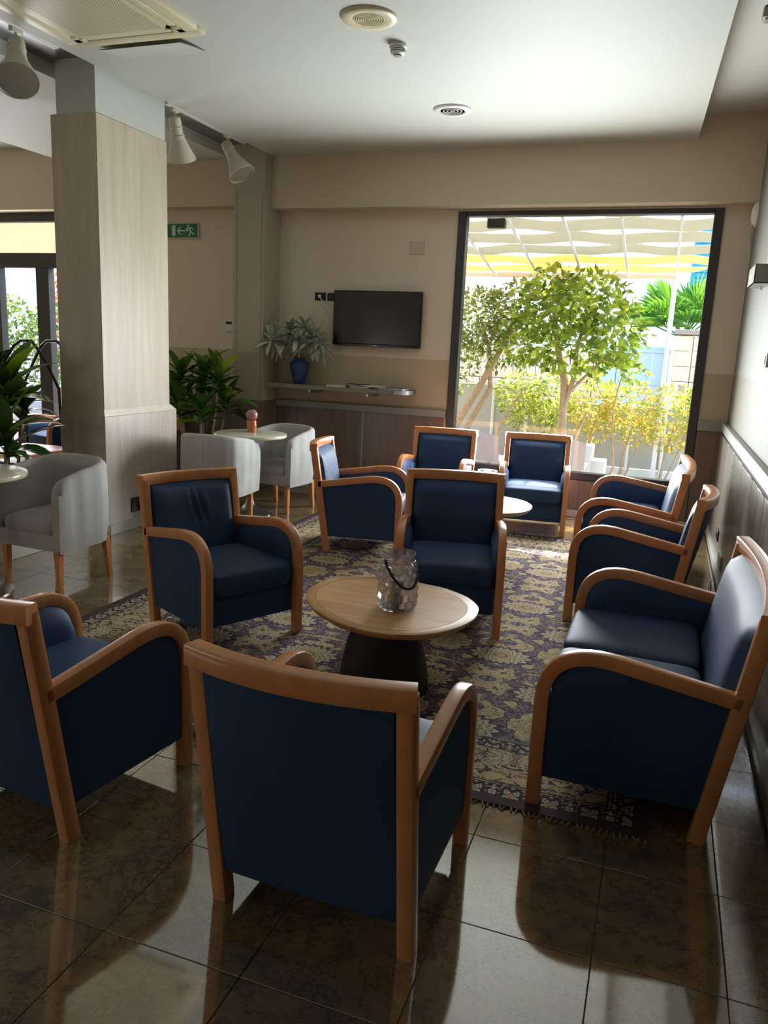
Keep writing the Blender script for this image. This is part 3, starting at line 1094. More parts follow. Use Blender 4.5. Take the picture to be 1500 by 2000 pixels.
def dracaena(loc, label, canes, seed, planter_m, planter_dims, LW):
    random.seed(seed)
    t = thing('dracaena', label, 'plant', loc, 0, 'tall dracaenas beside the pillar')
    px_, py_, pz_ = planter_dims
    p = ob('planter', MB().box((0, 0, pz_/2), (px_, py_, pz_), .008), planter_m, t)
    ob('soil', MB().box((0, 0, pz_+.002), (px_-.04, py_-.04, .012)), M['black'], p)
    ms = [leaf_mesh('leaf', LW[0], LW[1], d, M['dracaena']) for d in (.5, .9, 1.4)]
    my = leaf_mesh('leaf', LW[0], LW[1], .7, M['dracaena_y'])
    for x, y, h, tiers in canes:
        ob('cane', MB().tube([(x*.6, y*.6, pz_-.02), (x*.85, y*.85, (pz_+h)/2), (x, y, h)], [.014, .012, .01], 8), M['cane'], t)
        for k in range(tiers):
            f = k/max(1, tiers-1)
            z = h-.02-(.16*(1-f))
            az = k*2.4+random.uniform(-.3, .3)
            el = .25+.95*f+random.uniform(-.1, .15)
            me = my if random.random() < .1 else random.choice(ms[:2] if f > .5 else ms)
            place_leaf(me, t, Vector((x, y, z)), az, el, random.uniform(.75, 1.1), random.uniform(-.3, .3))
    return t
dracaena((-4.6, 4.55, 0), 'tall dracaena with broad green leaves at the left edge, in front of the glass door',
         [(-.23, .18, 1.24, 17), (.0, .1, 1.2, 16), (-.16, -.04, .92, 15), (.06, .0, .84, 14), (-.38, .1, 1.02, 14), (-.06, .3, 1.05, 13)], 5, M['planter_white'], (.85, .9, .42), (.43, .14))
dracaena((-4.5, 7.06, 0), 'tall dracaena with dark green leaves behind the pillar, below the exit sign',
         [(-.2, .0, 1.26, 19), (.05, .08, 1.27, 19), (.27, -.02, 1.24, 18), (-.1, -.15, .95, 17), (.16, -.16, .92, 17), (.3, .1, 1.0, 15), (-.3, .1, 1.0, 15)], 9, M['black'], (.5, .5, .42), (.37, .1))

# ------------------------------------------------------------------ wall shelf, vase, books, TV
sh = thing('wall_shelf', 'grey wall shelf on metal brackets below the television', 'shelf', (-3.22, 7.81, 1.105))
ol = [(-.80, .166), (-.80, -.165), (.68, -.165), (.745, -.145), (.785, -.09), (.79, .166)]
ob('board', MB().prism(ol, 0, .042), M['shelf'], sh, 30)
e_ = MB()
e_.sweep([(.66, -.167, .021), (.69, -.166, .021), (.748, -.147, .021), (.789, -.09, .021), (.793, .05, .021)], (0, 0, 1), rr(.004, .04, .001, 1))
ob('edge_band', e_, M['shelf_edge'], sh)
for x in (-.28, .37):
    ob('bracket', MB().box((x, -.0, -.022), (.035, .33, .036), .003), M['steel'], sh)
ob('end_cap', MB().box((-.803, -.1, .02), (.012, .05, .036), .003), M['black'], sh)
vz = 1.1475
va = thing('vase', 'dark blue vase on the left end of the wall shelf', 'vase', (-3.685, 7.79, vz))
ob('body', MB().lathe([(.055, 0), (.06, .005), (.078, .07), (.1, .15), (.108, .19), (.1, .225), (.075, .245), (.062, .255), (.066, .27), (.07, .276), (.06, .277), (.05, .26)], 36), M['vase_blue'], va, 60)
bq = thing('foliage_bouquet', 'grey green artificial foliage standing in the blue vase', 'foliage', (-3.685, 7.79, vz+.14))
lm = [leaf_mesh('leaf', .24, .054, d, M['sage'], .3, 5) for d in (.4, .9)]
random.seed(11)
for (ox, oy, oz, n, tilt) in ((-.24, -.2, .29, 26, -.5), (-.12, .0, .40, 20, -.2), (.05, .0, .44, 20, .1), (.2, -.02, .36, 20, .4), (.27, -.06, .27, 18, .6), (.0, -.1, .32, 16, 0), (-.14, -.1, .26, 12, -.3), (.13, -.1, .28, 12, .3)):
    ob('stem', MB().tube([(0, 0, -.1), (ox*.3, oy*.3, oz*.5), (ox, oy, oz)], .004, 6), M['cane'], bq)
    for k in range(n):
        f = (k+.5)/n
        az = k*2.4+random.uniform(-.2, .2)
        el = -.9+2.2*f+random.uniform(-.15, .15)
        if oy > -.05 and math.cos(az)*math.cos(el) > .25:
            az += PI
        tx, ty = ox-math.sin(az)*math.cos(el)*.26, oy+math.cos(az)*math.cos(el)*.26
        if tx < -.32 and ty > -.24 or ty > .16:
            continue
        place_leaf(random.choice(lm), bq, Vector((ox, oy, oz)), az, el, random.uniform(.7, 1.05), random.uniform(-.4, .4))

def book(label, loc, d, rotz, cover, name='book', cat='book'):
    b = thing(name, label, cat, loc, rotz, 'books and papers on the wall shelf')
    ob('pages', MB().box((0, .002, d[2]/2), (d[0]-.006, d[1]-.006, d[2]-.005)), M['paper'], b)
    ob('cover', MB().box((0, 0, .0015), (d[0], d[1], .003)).box((0, 0, d[2]-.0015), (d[0], d[1], .003)).box((-d[0]/2+.0015, 0, d[2]/2), (.003, d[1], d[2])), cover, b)
    return b
book('thin yellow book lying on the wall shelf, left of the papers', (-3.21, 7.72, vz), (.21, .15, .02), deg(4), M['book_yellow'])
book('grey book lying flat under the black folder on the shelf', (-2.94, 7.75, vz), (.22, .17, .02), deg(-3), M['book_grey'])
book('black folder lying on the grey book on the shelf', (-2.985, 7.76, vz+.0205), (.22, .14, .016), deg(5), M['black'], 'folder', 'folder')
book('white brochure fanned out at the front of the shelf', (-2.79, 7.72, vz+.0205), (.2, .13, .012), deg(14), M['paper'], 'brochure', 'brochure')
book('flat silver grey magazine at the right end of the shelf', (-2.60, 7.76, vz), (.27, .19, .018), deg(-4), M['book_grey'], 'magazine', 'magazine')

tv = thing('television', 'black flat television mounted on the back wall above the shelf', 'television', (-2.88, 7.93, 1.852))
ob('case', MB().box((0, .0, 0), (.965, .05, .565), .006), M['black'], tv)
ob('screen', MB().box((0, -.027, .008), (.94, .003, .52)), M['screen'], tv)
ob('bezel_strip', MB().box((0, -.028, -.27), (.955, .004, .018), .001, 0, 1), M['black_gloss'], tv)
ob('logo', MB().box((0, -.031, -.27), (.04, .002, .006)), M['steel'], tv)
ob('wall_mount', MB().box((0, .034, 0), (.3, .02, .25)), M['black'], tv)

def socket(label, x, z, plug=False):
    s_ = thing('wall_socket', label, 'socket', (x, YB-.006, z), 0, 'black wall sockets beside the television')
    ob('plate', MB().box((0, 0, 0), (.125, .011, .082), .003), M['black'], s_)
    for k in range(3):
        ob('module', MB().box((-.03+.03*k, -.006, 0), (.024, .004, .046), .001, 0, 1), M['black_gloss'], s_)
    return s_
socket('black wall socket with the white plug, left of the television', -3.545, 2.07)
socket('black wall socket half hidden behind the television edge', -3.40, 2.067)
pc = thing('power_cable', 'white power plug and cable running down to the television', 'cable', (-3.545, YB-.02, 2.07))
ob('plug', MB().lathe([(.017, 0), (.019, .012), (.012, .03), (.006, .034)], 16).xf(Matrix.Rotation(PI/2, 4, 'X')), M['white_plastic'], pc)
ob('cord', MB().tube([(0, -.03, 0), (.01, -.034, -.005), (.05, -.02, -.07), (.12, -.012, -.16), (.2, -.006, -.26), (.24, -.004, -.3)], .005, 8), M['white_plastic'], pc)
bp = thing('blank_plate', 'flat beige cover plate on the wall above the television', 'cover plate', (-2.497, YB-.004, 2.564))
ob('plate', MB().box((0, -.002, 0), (.15, .012, .125), .003, 0, 1), M['plate'], bp)
ob('screw', MB().lathe([(.004, 0), (.004, .003)], 10).xf(Matrix.Translation((0, -.003, .0)) @ Matrix.Rotation(PI/2, 4, 'X')), M['steel'], bp)
kp = thing('thermostat', 'small white thermostat with dark display on the wall left of the column', 'thermostat', (-4.645, YB-.012, 1.728))
ob('case', MB().box((0, 0, 0), (.1, .022, .12), .004), M['white_plastic'], kp)
ob('display', MB().box((0, -.012, .033), (.075, .003, .028)), M['black_gloss'], kp)
ob('key_row', MB().box((0, -.012, -.012), (.07, .004, .014)), M['cream'], kp)

# exit sign
es = thing('exit_sign', 'green emergency exit sign with arrow and running figure on the back wall', 'sign', (-5.235, YB-.02, 2.742))
ob('case', MB().box((0, .004, 0), (.41, .03, .165), .004), M['cream'], es)
ob('green_face', MB().box((0, -.0125, 0), (.385, .004, .145)), M['green_sign'], es)
def piece(name, poly):
    ob(name, MB().plate(poly, -.0145, -.0165), M['sign_white'], es)
piece('door_symbol', [(-.135, -.055), (-.09, -.055), (-.09, .055), (-.135, .055)])
piece('arrow_symbol', [(-.07, .0), (-.03, .042), (-.012, .042), (-.045, .008), (.035, .008), (.035, -.008), (-.045, -.008), (-.012, -.042), (-.03, -.042)])
man = MB()
man.plate([(.076+.013*math.cos(2*PI*k/14), .05+.013*math.sin(2*PI*k/14)) for k in range(14)], -.0145, -.0165)
for pts in (
        [(.07, .034), (.092, .034), (.118, -.004), (.1, -.014)],
        [(.07, .036), (.074, .022), (.052, .0), (.042, .008)],
        [(.092, .034), (.088, .022), (.122, .02), (.14, .004), (.147, .012), (.128, .034)],
        [(.1, -.004), (.118, -.006), (.138, -.026), (.16, -.026), (.16, -.038), (.132, -.04)],
        [(.1, -.01), (.115, -.016), (.102, -.038), (.094, -.06), (.08, -.06), (.088, -.034)],
        [(.055, .006), (.072, .012), (.082, -.004), (.07, -.01), (.048, -.006)]):
    man.plate(pts, -.0145, -.0165)
ob('running_figure', man, M['sign_white'], es)

# sockets on pillar and right wall
ps = thing('pillar_socket', 'black floor level socket on the pillar behind the creased armchair', 'socket', (-4.052, 5.44, .20))
ob('plate', MB().box((0, 0, 0), (.012, .15, .12), .003), M['black'], ps)
for k in range(3):
    ob('module', MB().box((.007, -.04+.04*k, 0), (.004, .03, .06), .001, 0, 1), M['black_gloss'], ps)
rs_ = thing('wainscot_socket', 'black socket low on the right wainscot behind the armchair', 'socket', (.529, 6.72, .23))
ob('plate', MB().box((0, 0, 0), (.012, .16, .085), .003), M['black'], rs_)
ob('module', MB().box((-.007, 0, 0), (.004, .1, .05), .001, 0, 1), M['black_gloss'], rs_)
gv = thing('air_grille', 'white slotted vent grille low on the right wainscot', 'vent', (.529, 6.22, .14))
ob('plate', MB().box((0, 0, 0), (.012, .26, .11), .003), M['white_plastic'], gv)
for k in range(5):
    ob('slat', MB().box((-.008, 0, -.036+.018*k), (.005, .22, .006)), M['grille'], gv)

# sconce on right wall
for yy, watt, lab in ((6.17, 1.6, 'grey box shaped wall lamp on the right wall glowing upward'),):
    sc_ = thing('wall_sconce', lab, 'wall lamp', (.525, yy, 2.163))
    hol = MB()
    hol.span(-.05, -.044, -.22, .22, -.062, .062).span(-.05, .055, -.22, -.214, -.062, .062).span(-.05, .055, .214, .22, -.062, .062).span(-.05, .055, -.22, .22, -.062, -.056)
    ob('box_shade', hol, M['rail'], sc_)
    ob('wall_plate', MB().box((.05, 0, 0), (.01, .4, .1)), M['white_plastic'], sc_)
    ob('bulb_tube', MB().tube([(.005, -.13, .02), (.005, .13, .02)], .012, 10), M['bulb'], sc_)
    ob('hook', MB().tube([(.02, .0, -.062), (.02, .0, -.085), (.03, 0, -.085)], .004, 6), M['steel'], sc_)
    lamp('sconce_glow', 'AREA', watt, (.525, yy, 2.2), (0, 0, 1), (.05, .3), (1, .62, .34))
wd = thing('wall_disc', 'round white alarm disc with dangling cord high on the right wall', 'alarm', (.565, 7.8, 2.82))
ob('disc', MB().lathe([(.11, 0), (.108, .01), (.085, .032), (.04, .044), (0, .046)], 32).xf(Matrix.Rotation(-PI/2, 4, 'Y')).xf(Matrix.Translation((.014, 0, 0))), M['white_plastic'], wd, 50)
ob('pull_cord', MB().tube([(-.012, -.02, -.08), (-.012, -.03, -.16), (-.008, -.05, -.26)], .004, 6), M['grille'], wd)
wbx = thing('wall_switch', 'small white switch box on the right wall below the sconce', 'switch', (.572, 5.47, 1.605))
ob('plate', MB().box((0, 0, 0), (.018, .09, .085), .004), M['white_plastic'], wbx)
ob('rocker', MB().box((-.011, 0, 0), (.008, .05, .05), .002, 0, 1), M['paper'], wbx)
el = thing('emergency_light', 'small grey fixture on the raised ceiling at the upper right corner', 'ceiling light', (.36, 5.63, ZR-.03))
ob('body', MB().box((0, 0, 0), (.12, .1, .058), .008), M['grille'], el)
ob('lens', MB().box((0, 0, -.032), (.09, .07, .01), .002, 0, 1), M['rail'], el)

# ------------------------------------------------------------------ ceiling fixtures
ac = thing('air_conditioner', 'cream ceiling cassette air conditioner at the upper left', 'air conditioner', (-3.365, 4.15, ZC))
S = .485
mb = MB()
mb.box((0, S-.045, -.017), (2*S, .09, .034), .006).box((0, -S+.045, -.017), (2*S, .09, .034), .006).box((S-.045, 0, -.017), (.09, 2*S-.18, .034), .003).box((-S+.045, 0, -.017), (.09, 2*S-.18, .034), .003)
ob('frame', mb, M['cream'], ac)
ob('base_plate', MB().box((0, 0, -.005), (2*S-.1, 2*S-.1, .01)), M['cream'], ac)
for a in range(4):
    ob('air_slot', MB().box((0, S-.115, -.0105), (.64, .055, .003)).xf(Matrix.Rotation(a*PI/2, 4, 'Z')), M['dark_slot'], ac)
for a in range(4):
    v = MB().box((0, S-.118, -.028), (.62, .04, .006), .002, 0, 1).xf(Matrix.Rotation(a*PI/2, 4, 'Z'))
    ob('louver_blade', v, M['cream'], ac)
    for sx in (-1, 1):
        v = MB().box((sx*.365, S-.105, -.022), (.09, .06, .024), .008).xf(Matrix.Rotation(a*PI/2, 4, 'Z'))
        ob('corner_bridge', v, M['cream'], ac)
gp = MB()
R_ = .335
rp_ = [(x, y) for x, y in rr(2*R_, 2*R_, .07, 6)]
gp.prism(rp_, -.04, -.014)
gpo = ob('intake_panel', gp, M['cream'], ac)
holes = MB()
pitch = .0165
n_ = 37
for i in range(n_):
    for j in range(n_):
        x, y = (i-(n_-1)/2)*pitch+(.5*pitch if j % 2 else 0), (j-(n_-1)/2)*pitch
        if abs(x) > .30 or abs(y) > .30:
            continue
        a = .0052
        holes.add([(x+a*math.cos(PI/3*k), y+a*math.sin(PI/3*k), -.0406) for k in range(6)], [(5, 4, 3, 2, 1, 0)])
h_ = ob('perforation', holes, M['grille'], gpo)
h_['kind'] = 'stuff'
fp = thing('louver_flap', 'loose white flap hanging from the ceiling beside the air conditioner', 'flap', (-3.4, 4.81, ZC))
mb = MB()
def flapf(u, v):
    return (-.31+.62*u+.02*v, -.13+.27*v, -.004-.03*(1-v)**1.5)
mb.grid(flapf, 8, 6)
mb.grid(lambda u, v: (flapf(u, v)[0], flapf(u, v)[1], flapf(u, v)[2]-.006), 8, 6, True)
ob('panel', mb, M['white'], fp)
ob('hinge_strip', MB().box((0, .128, -.004), (.6, .02, .008)), M['white_plastic'], fp)

def round_fixture(name, label, cat, loc, R, m, rings, rr_in, off=(0, 0)):
    t = thing(name, label, cat, loc)
    ob('flange', MB().lathe([(R, 0), (R, -.006), (R*.94, -.016), (R*.7, -.018), (rr_in, -.014), (rr_in*.98, 0)], 48), m, t, 50)
    ob('backing', MB().lathe([(rr_in, -.004), (0, -.004)], 32), M['grille'], t)
    for k in range(rings):
        r = rr_in*(1-(k+.5)/rings)
        ob('ring', MB().tube([(r*math.cos(2*PI*i/36), r*math.sin(2*PI*i/36), -.012) for i in range(36)], .0045, 6, True), m, t)
    return t
round_fixture('ceiling_speaker', 'round cream loudspeaker in the ceiling, the larger round fixture', 'speaker', (-1.83, 4.69, ZC), .165, M['cream'], 7, .095)
round_fixture('ceiling_vent', 'round pale air vent in the ceiling with concentric rings', 'vent', (-1.812, 6.53, ZC), .15, M['white_plastic'], 4, .115)
sd = thing('smoke_detector', 'small white smoke detector on the ceiling behind the loudspeaker', 'smoke detector', (-1.80, 5.13, ZC))
ob('mount', MB().lathe([(.055, 0), (.055, -.018), (.05, -.022)], 32), M['white_plastic'], sd)
ob('chamber', MB().lathe([(.046, -.022), (.046, -.05), (.038, -.058), (.028, -.06)], 32), M['white_plastic'], sd)
for k in range(2):
    ob('slot_ring', MB().tube([(.0465*math.cos(2*PI*i/30), .0465*math.sin(2*PI*i/30), -.032-.01*k) for i in range(30)], .0018, 5, True), M['dark_slot'], sd)
ob('sensor_cap', MB().lathe([(.026, -.06), (.024, -.068), (0, -.07)], 24), M['grille'], sd)

def track(label, y0, y1):
    t = thing('light_track', label, 'light track', (-4.085, (y0+y1)/2, 3.52), 0, 'white spotlight tracks along the ceiling edge')
    ob('rail', MB().box((0, 0, -.06), (.045, y1-y0, .035), .003), M['white_plastic'], t)
    for s_ in (-.35, .35):
        ob('hanger', MB().box((0, s_*(y1-y0), -.02), (.02, .05, .045)), M['white_plastic'], t)
    return t
track('white spotlight track nearest the air conditioner', 3.2, 4.72)
track('white spotlight track between the pillar and the back wall', 5.97, 7.28)

def spot(loc, label, aim, scale=1.0):
    t = thing('spotlight', label, 'spotlight', loc, 0, 'ivory track spotlights')
    ob('adapter', MB().box((0, 0, -.012), (.035, .09, .03), .004), M['lamp_body'], t)
    ob('swivel_stem', MB().tube([(0, 0, -.02), (0, 0, -.085)], .012, 10), M['lamp_body'], t)
    q = Vector(aim).normalized().to_track_quat('Z', 'Y').to_matrix().to_4x4()
    T_ = Matrix.Translation((0, 0, -.1)) @ q @ Matrix.Scale(scale, 4)
    h = ob('lamp_head', MB().lathe([(.02, -.03), (.036, -.025), (.04, .0), (.04, .075), (.046, .08), (.046, .1), (.05, .11), (.066, .155), (.092, .215), (.098, .235), (.094, .236), (.086, .21), (.06, .155), (.03, .12)], 36).xf(T_), M['lamp_body'], t, 50)
    ob('reflector', MB().lathe([(.09, .228), (.082, .205), (.058, .155), (.03, .125), (0, .12)], 32).xf(T_), M['chrome'], h, 60)
    ob('bulb', MB().lathe([(.02, .125), (.035, .15), (.044, .175), (.04, .197), (.022, .21), (0, .214)], 28).xf(T_), M['bulb'], h, 60)
    ob('vent_ring', MB().tube([Vector(T_ @ Vector((.041*math.cos(2*PI*k/24), .041*math.sin(2*PI*k/24), .03))) for k in range(24)], .004, 6, True), M['lamp_body'], h)
    return t
spot((-4.085, 4.36, 3.445), 'ivory track spotlight hanging at the left edge, bulb facing the viewer', (.4, -.45, -.8), 1.35)
spot((-4.085, 6.1, 3.445), 'ivory track spotlight just right of the pillar, seen from behind', (-.1, .45, -.88), 1.3)
spot((-4.085, 6.95, 3.445), 'ivory track spotlight near the column, its chrome reflector showing', (.55, -.05, -.83), 1.3)

# luggage trolley and low table by the door
lt = thing('luggage_trolley', 'black tubular luggage trolley by the glass door', 'trolley', (-6.38, 6.95, 0))
for yy in (-.22, .22):
    ob('arch_tube', MB().tube([(-.45, yy, .16), (-.45, yy, 1.0), (-.32, yy, 1.22), (-.17, yy*.9, 1.42), (-.08, yy*.85, 1.475), (.06, yy*.85, 1.478), (.14, yy*.9, 1.40), (.30, yy, 1.2), (.42, yy, 1.0), (.45, yy, .16)], .016, 10), M['black_metal'], lt)
ob('platform', MB().box((0, 0, .14), (1.0, .56, .05), .01), M['black'], lt)
for sx in (-1, 1):
    for sy in (-1, 1):
        ob('wheel', MB().lathe([(.03, -.015), (.058, -.015), (.06, 0), (.058, .015), (.03, .015)], 20).xf(Matrix.Translation((sx*.4, sy*.2, .06)) @ Matrix.Rotation(PI/2, 4, 'X')), M['black'], lt)
st = thing('side_table', 'low brown wooden table between the left plant and the door', 'table', (-5.8, 6.1, 0))
ob('tabletop', MB().box((0, 0, .435), (.62, .62, .03), .006), M['beech'], st)
for sx in (-1, 1):
    for sy in (-1, 1):
        ob('leg', MB().box((sx*.27, sy*.27, .21), (.045, .045, .42), .004, 0, 1), M['beech_leg'], st)

# ------------------------------------------------------------------ outside
struct('ground', MB().span(-30, 25, YB+.22, 45, -.2, -.02), M['ground'], 'pale sunlit paving outside')
def leaf_cloud(blobs, size, seed, elong=2.1):
    """blobs: (centre, radii, count)"""
    rnd = random.Random(seed)
    vs, fs = [], []
    for c, r, n in blobs:
        for _ in range(n):
            while True:
                p = Vector((rnd.uniform(-1, 1), rnd.uniform(-1, 1), rnd.uniform(-1, 1)))
                l_ = p.length
                if .05 < l_ < 1 and rnd.random() < .25+.75*l_:
                    break
            q = Vector((c[0]+p.x*r[0], c[1]+p.y*r[1], c[2]+p.z*r[2]))
            d = (p.normalized()*.6+Vector((rnd.uniform(-1, 1), rnd.uniform(-1, 1), rnd.uniform(-.9, .5)))).normalized()
            s_ = d.cross(Vector((rnd.uniform(-1, 1), rnd.uniform(-1, 1), rnd.uniform(-1, 1)))).normalized()
            nn = d.cross(s_)
            L = size*rnd.uniform(.7, 1.3)
            W = L/elong
            o_ = len(vs)
            vs += [q, q+d*L*.45+s_*W*.5+nn*W*.12, q+d*L, q+d*L*.45-s_*W*.5+nn*W*.12]
            fs += [(o_, o_+1, o_+2), (o_, o_+2, o_+3)]
    return MB().add(vs, fs)
def foliage(name, mb, m, parent):
    me = bpy.data.meshes.new(name)
    me.from_pydata(mb.v, [], mb.f)
    me.materials.append(m)
    o_ = bpy.data.objects.new(name, me)
    COL.objects.link(o_)
    o_.parent = parent
    o_['kind'] = 'stuff'
    return o_
def tree(name, label, cat, loc, trunks, blobs, size, m, seed, group=None):
    t = thing(name, label, cat, loc, 0, group)
    L = Vector(loc)
    for pts, r in trunks:
        rad = [r*(1-.55*k/(len(pts)-1)) for k in range(len(pts))]
        ob('trunk', MB().tube([Vector(p)-L for p in pts], rad, 8), M['bark'], t)
    foliage('foliage', leaf_cloud([((c[0]-L.x, c[1]-L.y, c[2]-L.z), r, n) for c, r, n in blobs], size, seed), m, t)
    return t
tree('leaning_tree', 'leaning tree with olive green crown at the left of the window', 'tree', (-2.75, 10.3, -.02),
     [([(-2.75, 10.3, 0), (-2.55, 10.32, .62), (-2.3, 10.35, 1.08), (-2.05, 10.4, 1.6), (-1.9, 10.4, 2.0)], .06),
      ([(-2.6, 10.3, 0), (-2.4, 10.35, .6), (-2.15, 10.4, 1.1), (-2.2, 10.4, 1.6), (-2.35, 10.4, 2.0)], .045),
      ([(-2.1, 10.4, .1), (-1.98, 10.35, .6), (-1.85, 10.3, .85), (-1.7, 10.3, 1.1)], .022)],
     [((-2.35, 10.4, 1.95), (.5, .4, .42), 1250), ((-1.85, 10.45, 2.1), (.5, .4, .4), 900), ((-2.6, 10.4, 1.4), (.25, .3, .4), 240), ((-2.1, 10.4, 1.62), (.55, .35, .28), 420)], .08, M['tree_leaf_olive'], 21)
tree('citrus_tree', 'bright green broad leaved tree in the middle of the window', 'tree', (-1.15, 10.1, -.02),
     [([(-1.15, 10.1, 0), (-1.14, 10.1, .6), (-1.17, 10.12, 1.25), (-1.28, 10.15, 1.6), (-1.38, 10.2, 2.1)], .062),
      ([(-1.15, 10.1, .9), (-1.06, 10.1, 1.3), (-1.05, 10.1, 1.7), (-.95, 10.1, 2.1)], .035),
      ([(-1.12, 10.1, 1.1), (-.85, 10.05, 1.4), (-.6, 10.0, 1.65)], .022),
      ([(-1.08, 10.1, 0), (-.98, 10.1, .55), (-.86, 10.12, .9)], .03)],
     [((-1.4, 10.1, 2.15), (.5, .4, .42), 520), ((-.95, 10.1, 2.2), (.5, .4, .36), 460), ((-.6, 10.05, 1.85), (.38, .3, .38), 330), ((-1.1, 10.0, 1.62), (.62, .35, .28), 330), ((-.62, 10.1, 1.42), (.42, .3, .18), 130), ((-1.38, 10.0, 2.5), (.3, .2, .12), 60), ((-1.6, 10.0, 1.75), (.4, .3, .4), 200)], .12, M['tree_leaf'], 22)
tree('young_tree', 'thin young tree with bare stem right of the middle tree', 'tree', (-.56, 10.5, -.02),
     [([(-.56, 10.5, 0), (-.5, 10.5, .2), (-.55, 10.5, .55), (-.58, 10.5, .95), (-.52, 10.5, 1.3), (-.38, 10.5, 1.7)], .016)],
     [((-.55, 10.5, 1.15), (.14, .12, .1), 26), ((-.42, 10.5, 1.5), (.14, .1, .2), 14)], .07, M['tree_leaf'], 23)
HG = 'autumn tinted shrubs in front of the fence'
for k, (x, z, rx, rz, m, lab) in enumerate((
        (-1.82, 1.02, .32, .32, 'hedge_green', 'green shrub below the leaning tree'),
        (-1.38, .98, .3, .36, 'hedge_green', 'yellow green shrub just left of the middle trunk'),
        (-.86, .96, .34, .36, 'hedge_leaf', 'orange tipped shrub just right of the middle trunk'),
        (-.38, .95, .36, .34, 'hedge_leaf', 'orange and yellow shrub around the thin young tree'),
        (.12, .86, .36, .42, 'hedge_leaf', 'yellow shrub at the right end of the window'),
        (.52, .95, .3, .36, 'hedge_green', 'green shrub cut off by the right window frame'))):
    tree('shrub', lab, 'shrub', (x, 10.75, -.02), [([(x-.05, 10.75, 0), (x-.02, 10.75, .35), (x+.06, 10.75, .75)], .02), ([(x, 10.75, 0), (x+.1, 10.72, .3), (x+.2, 10.7, .7)], .014)],
         [((x, 10.75, z), (rx, .25, rz), 620), ((x+.08, 10.7, z-.3), (rx*.7, .2, .2), 130)], .07, M[m], 40+k, HG)
# fence
fe = thing('garden_fence', 'grey panel fence with white posts behind the shrubs', 'fence', (-.8, 11.2, -.02))
px_list = [-4.6, -3.4, -2.25, -1.77, -.38, .06, .9, 2.2]
for a, b in zip(px_list, px_list[1:]):
    zt = 1.12 if b <= -1.7 else .95
    ob('panel', MB().span(a+.8+.012, b+.8-.012, -.015, .015, .12, zt, .003), M['fence'], fe)
    ob('kick_board', MB().span(a+.8+.012, b+.8-.012, -.02, .02, .0, .11, .003), M['white_post'], fe)
for a in px_list[1:-1]:
    ob('post', MB().tube([(a+.8, -.03, 0), (a+.8, -.03, 1.2 if a < -1.7 else 1.0)], .022, 12), M['white_post'], fe)
ob('top_rail', MB().span(-3.8, -.97, -.03, .03, 1.12, 1.17, .004), M['white_post'], fe)
# white outdoor chairs close to the window
def outdoor_chair(x, y, r, label):
    t = thing('outdoor_chair', label, 'chair', (x, y, -.02), r, 'white outdoor chairs under the window')
    ob('backrest', MB().grid(lambda u, v: (-.22+.44*u, -.2-.06*v, .42+.3*v+.02*math.cos((u-.5)*6)), 10, 6).grid(lambda u, v: (-.22+.44*u, -.185-.06*v, .42+.3*v+.02*math.cos((u-.5)*6)), 10, 6, True), M['white_post'], t)
    ob('seat', MB().box((0, .02, .42), (.46, .44, .03), .01), M['white_post'], t)
    for sx in (-1, 1):
        for sy in (-1, 1):
            ob('leg', MB().tube([(sx*.19, .02+sy*.18, .41), (sx*.22, .02+sy*.22, 0)], .015, 8), M['white_post'], t)
    return t
outdoor_chair(-1.84, 8.75, deg(0), 'white outdoor chair seen between the two far armchairs')
outdoor_chair(-.93, 8.75, deg(2), 'white outdoor chair just right of the far right armchair')
pb = thing('planter_box', 'white stepped planter block on the terrace right of the outdoor chairs', 'planter', (-.66, 9.3, -.02))
ob('tall_block', MB().box((-.1, 0, .3), (.16, .3, .6), .01), M['white_post'], pb)
ob('low_block', MB().box((.05, 0, .22), (.16, .3, .44), .01), M['white_post'], pb)
# pergola with shade strips
pg = thing('pergola', 'white metal pergola frame carrying the shade strips outside the window', 'pergola', (0, 8.5, 0))
pl = lambda Y_: 2.95-.15*(Y_-8.5)
raf = [-.02-.56*k for k in range(-3, 9)]
for x in raf:
    ob('rafter', MB().sweep([(x, -.1, pl(8.4)-.045), (x, min(2.35, 2.3-x/1.06), pl(8.5+min(2.35, 2.3-x/1.06))-.045)], (1, 0, 0), rr(.03, .028, .004, 1)), M['white_post'], pg)
ob('front_beam', MB().box((-2.1, 2.3, pl(10.8)-.03), (4.2, .05, .07), .004), M['white_post'], pg)
for x in (-.02, -3.4):
    ob('post', MB().box((x, 2.32, (pl(10.8))/2-.02), (.06, .06, pl(10.8)), .006), M['white_post'], pg)
rows = [8.2, 8.6, 9.07, 9.53, 9.97, 10.4, 10.76]
SG = 'fabric shade strips on the pergola'
names = ('nearest the window', 'second from the window', 'third from the window', 'fourth from the window', 'fifth from the window', 'at the outer edge, farthest from the window')
xa, xb = -4.2, 1.7
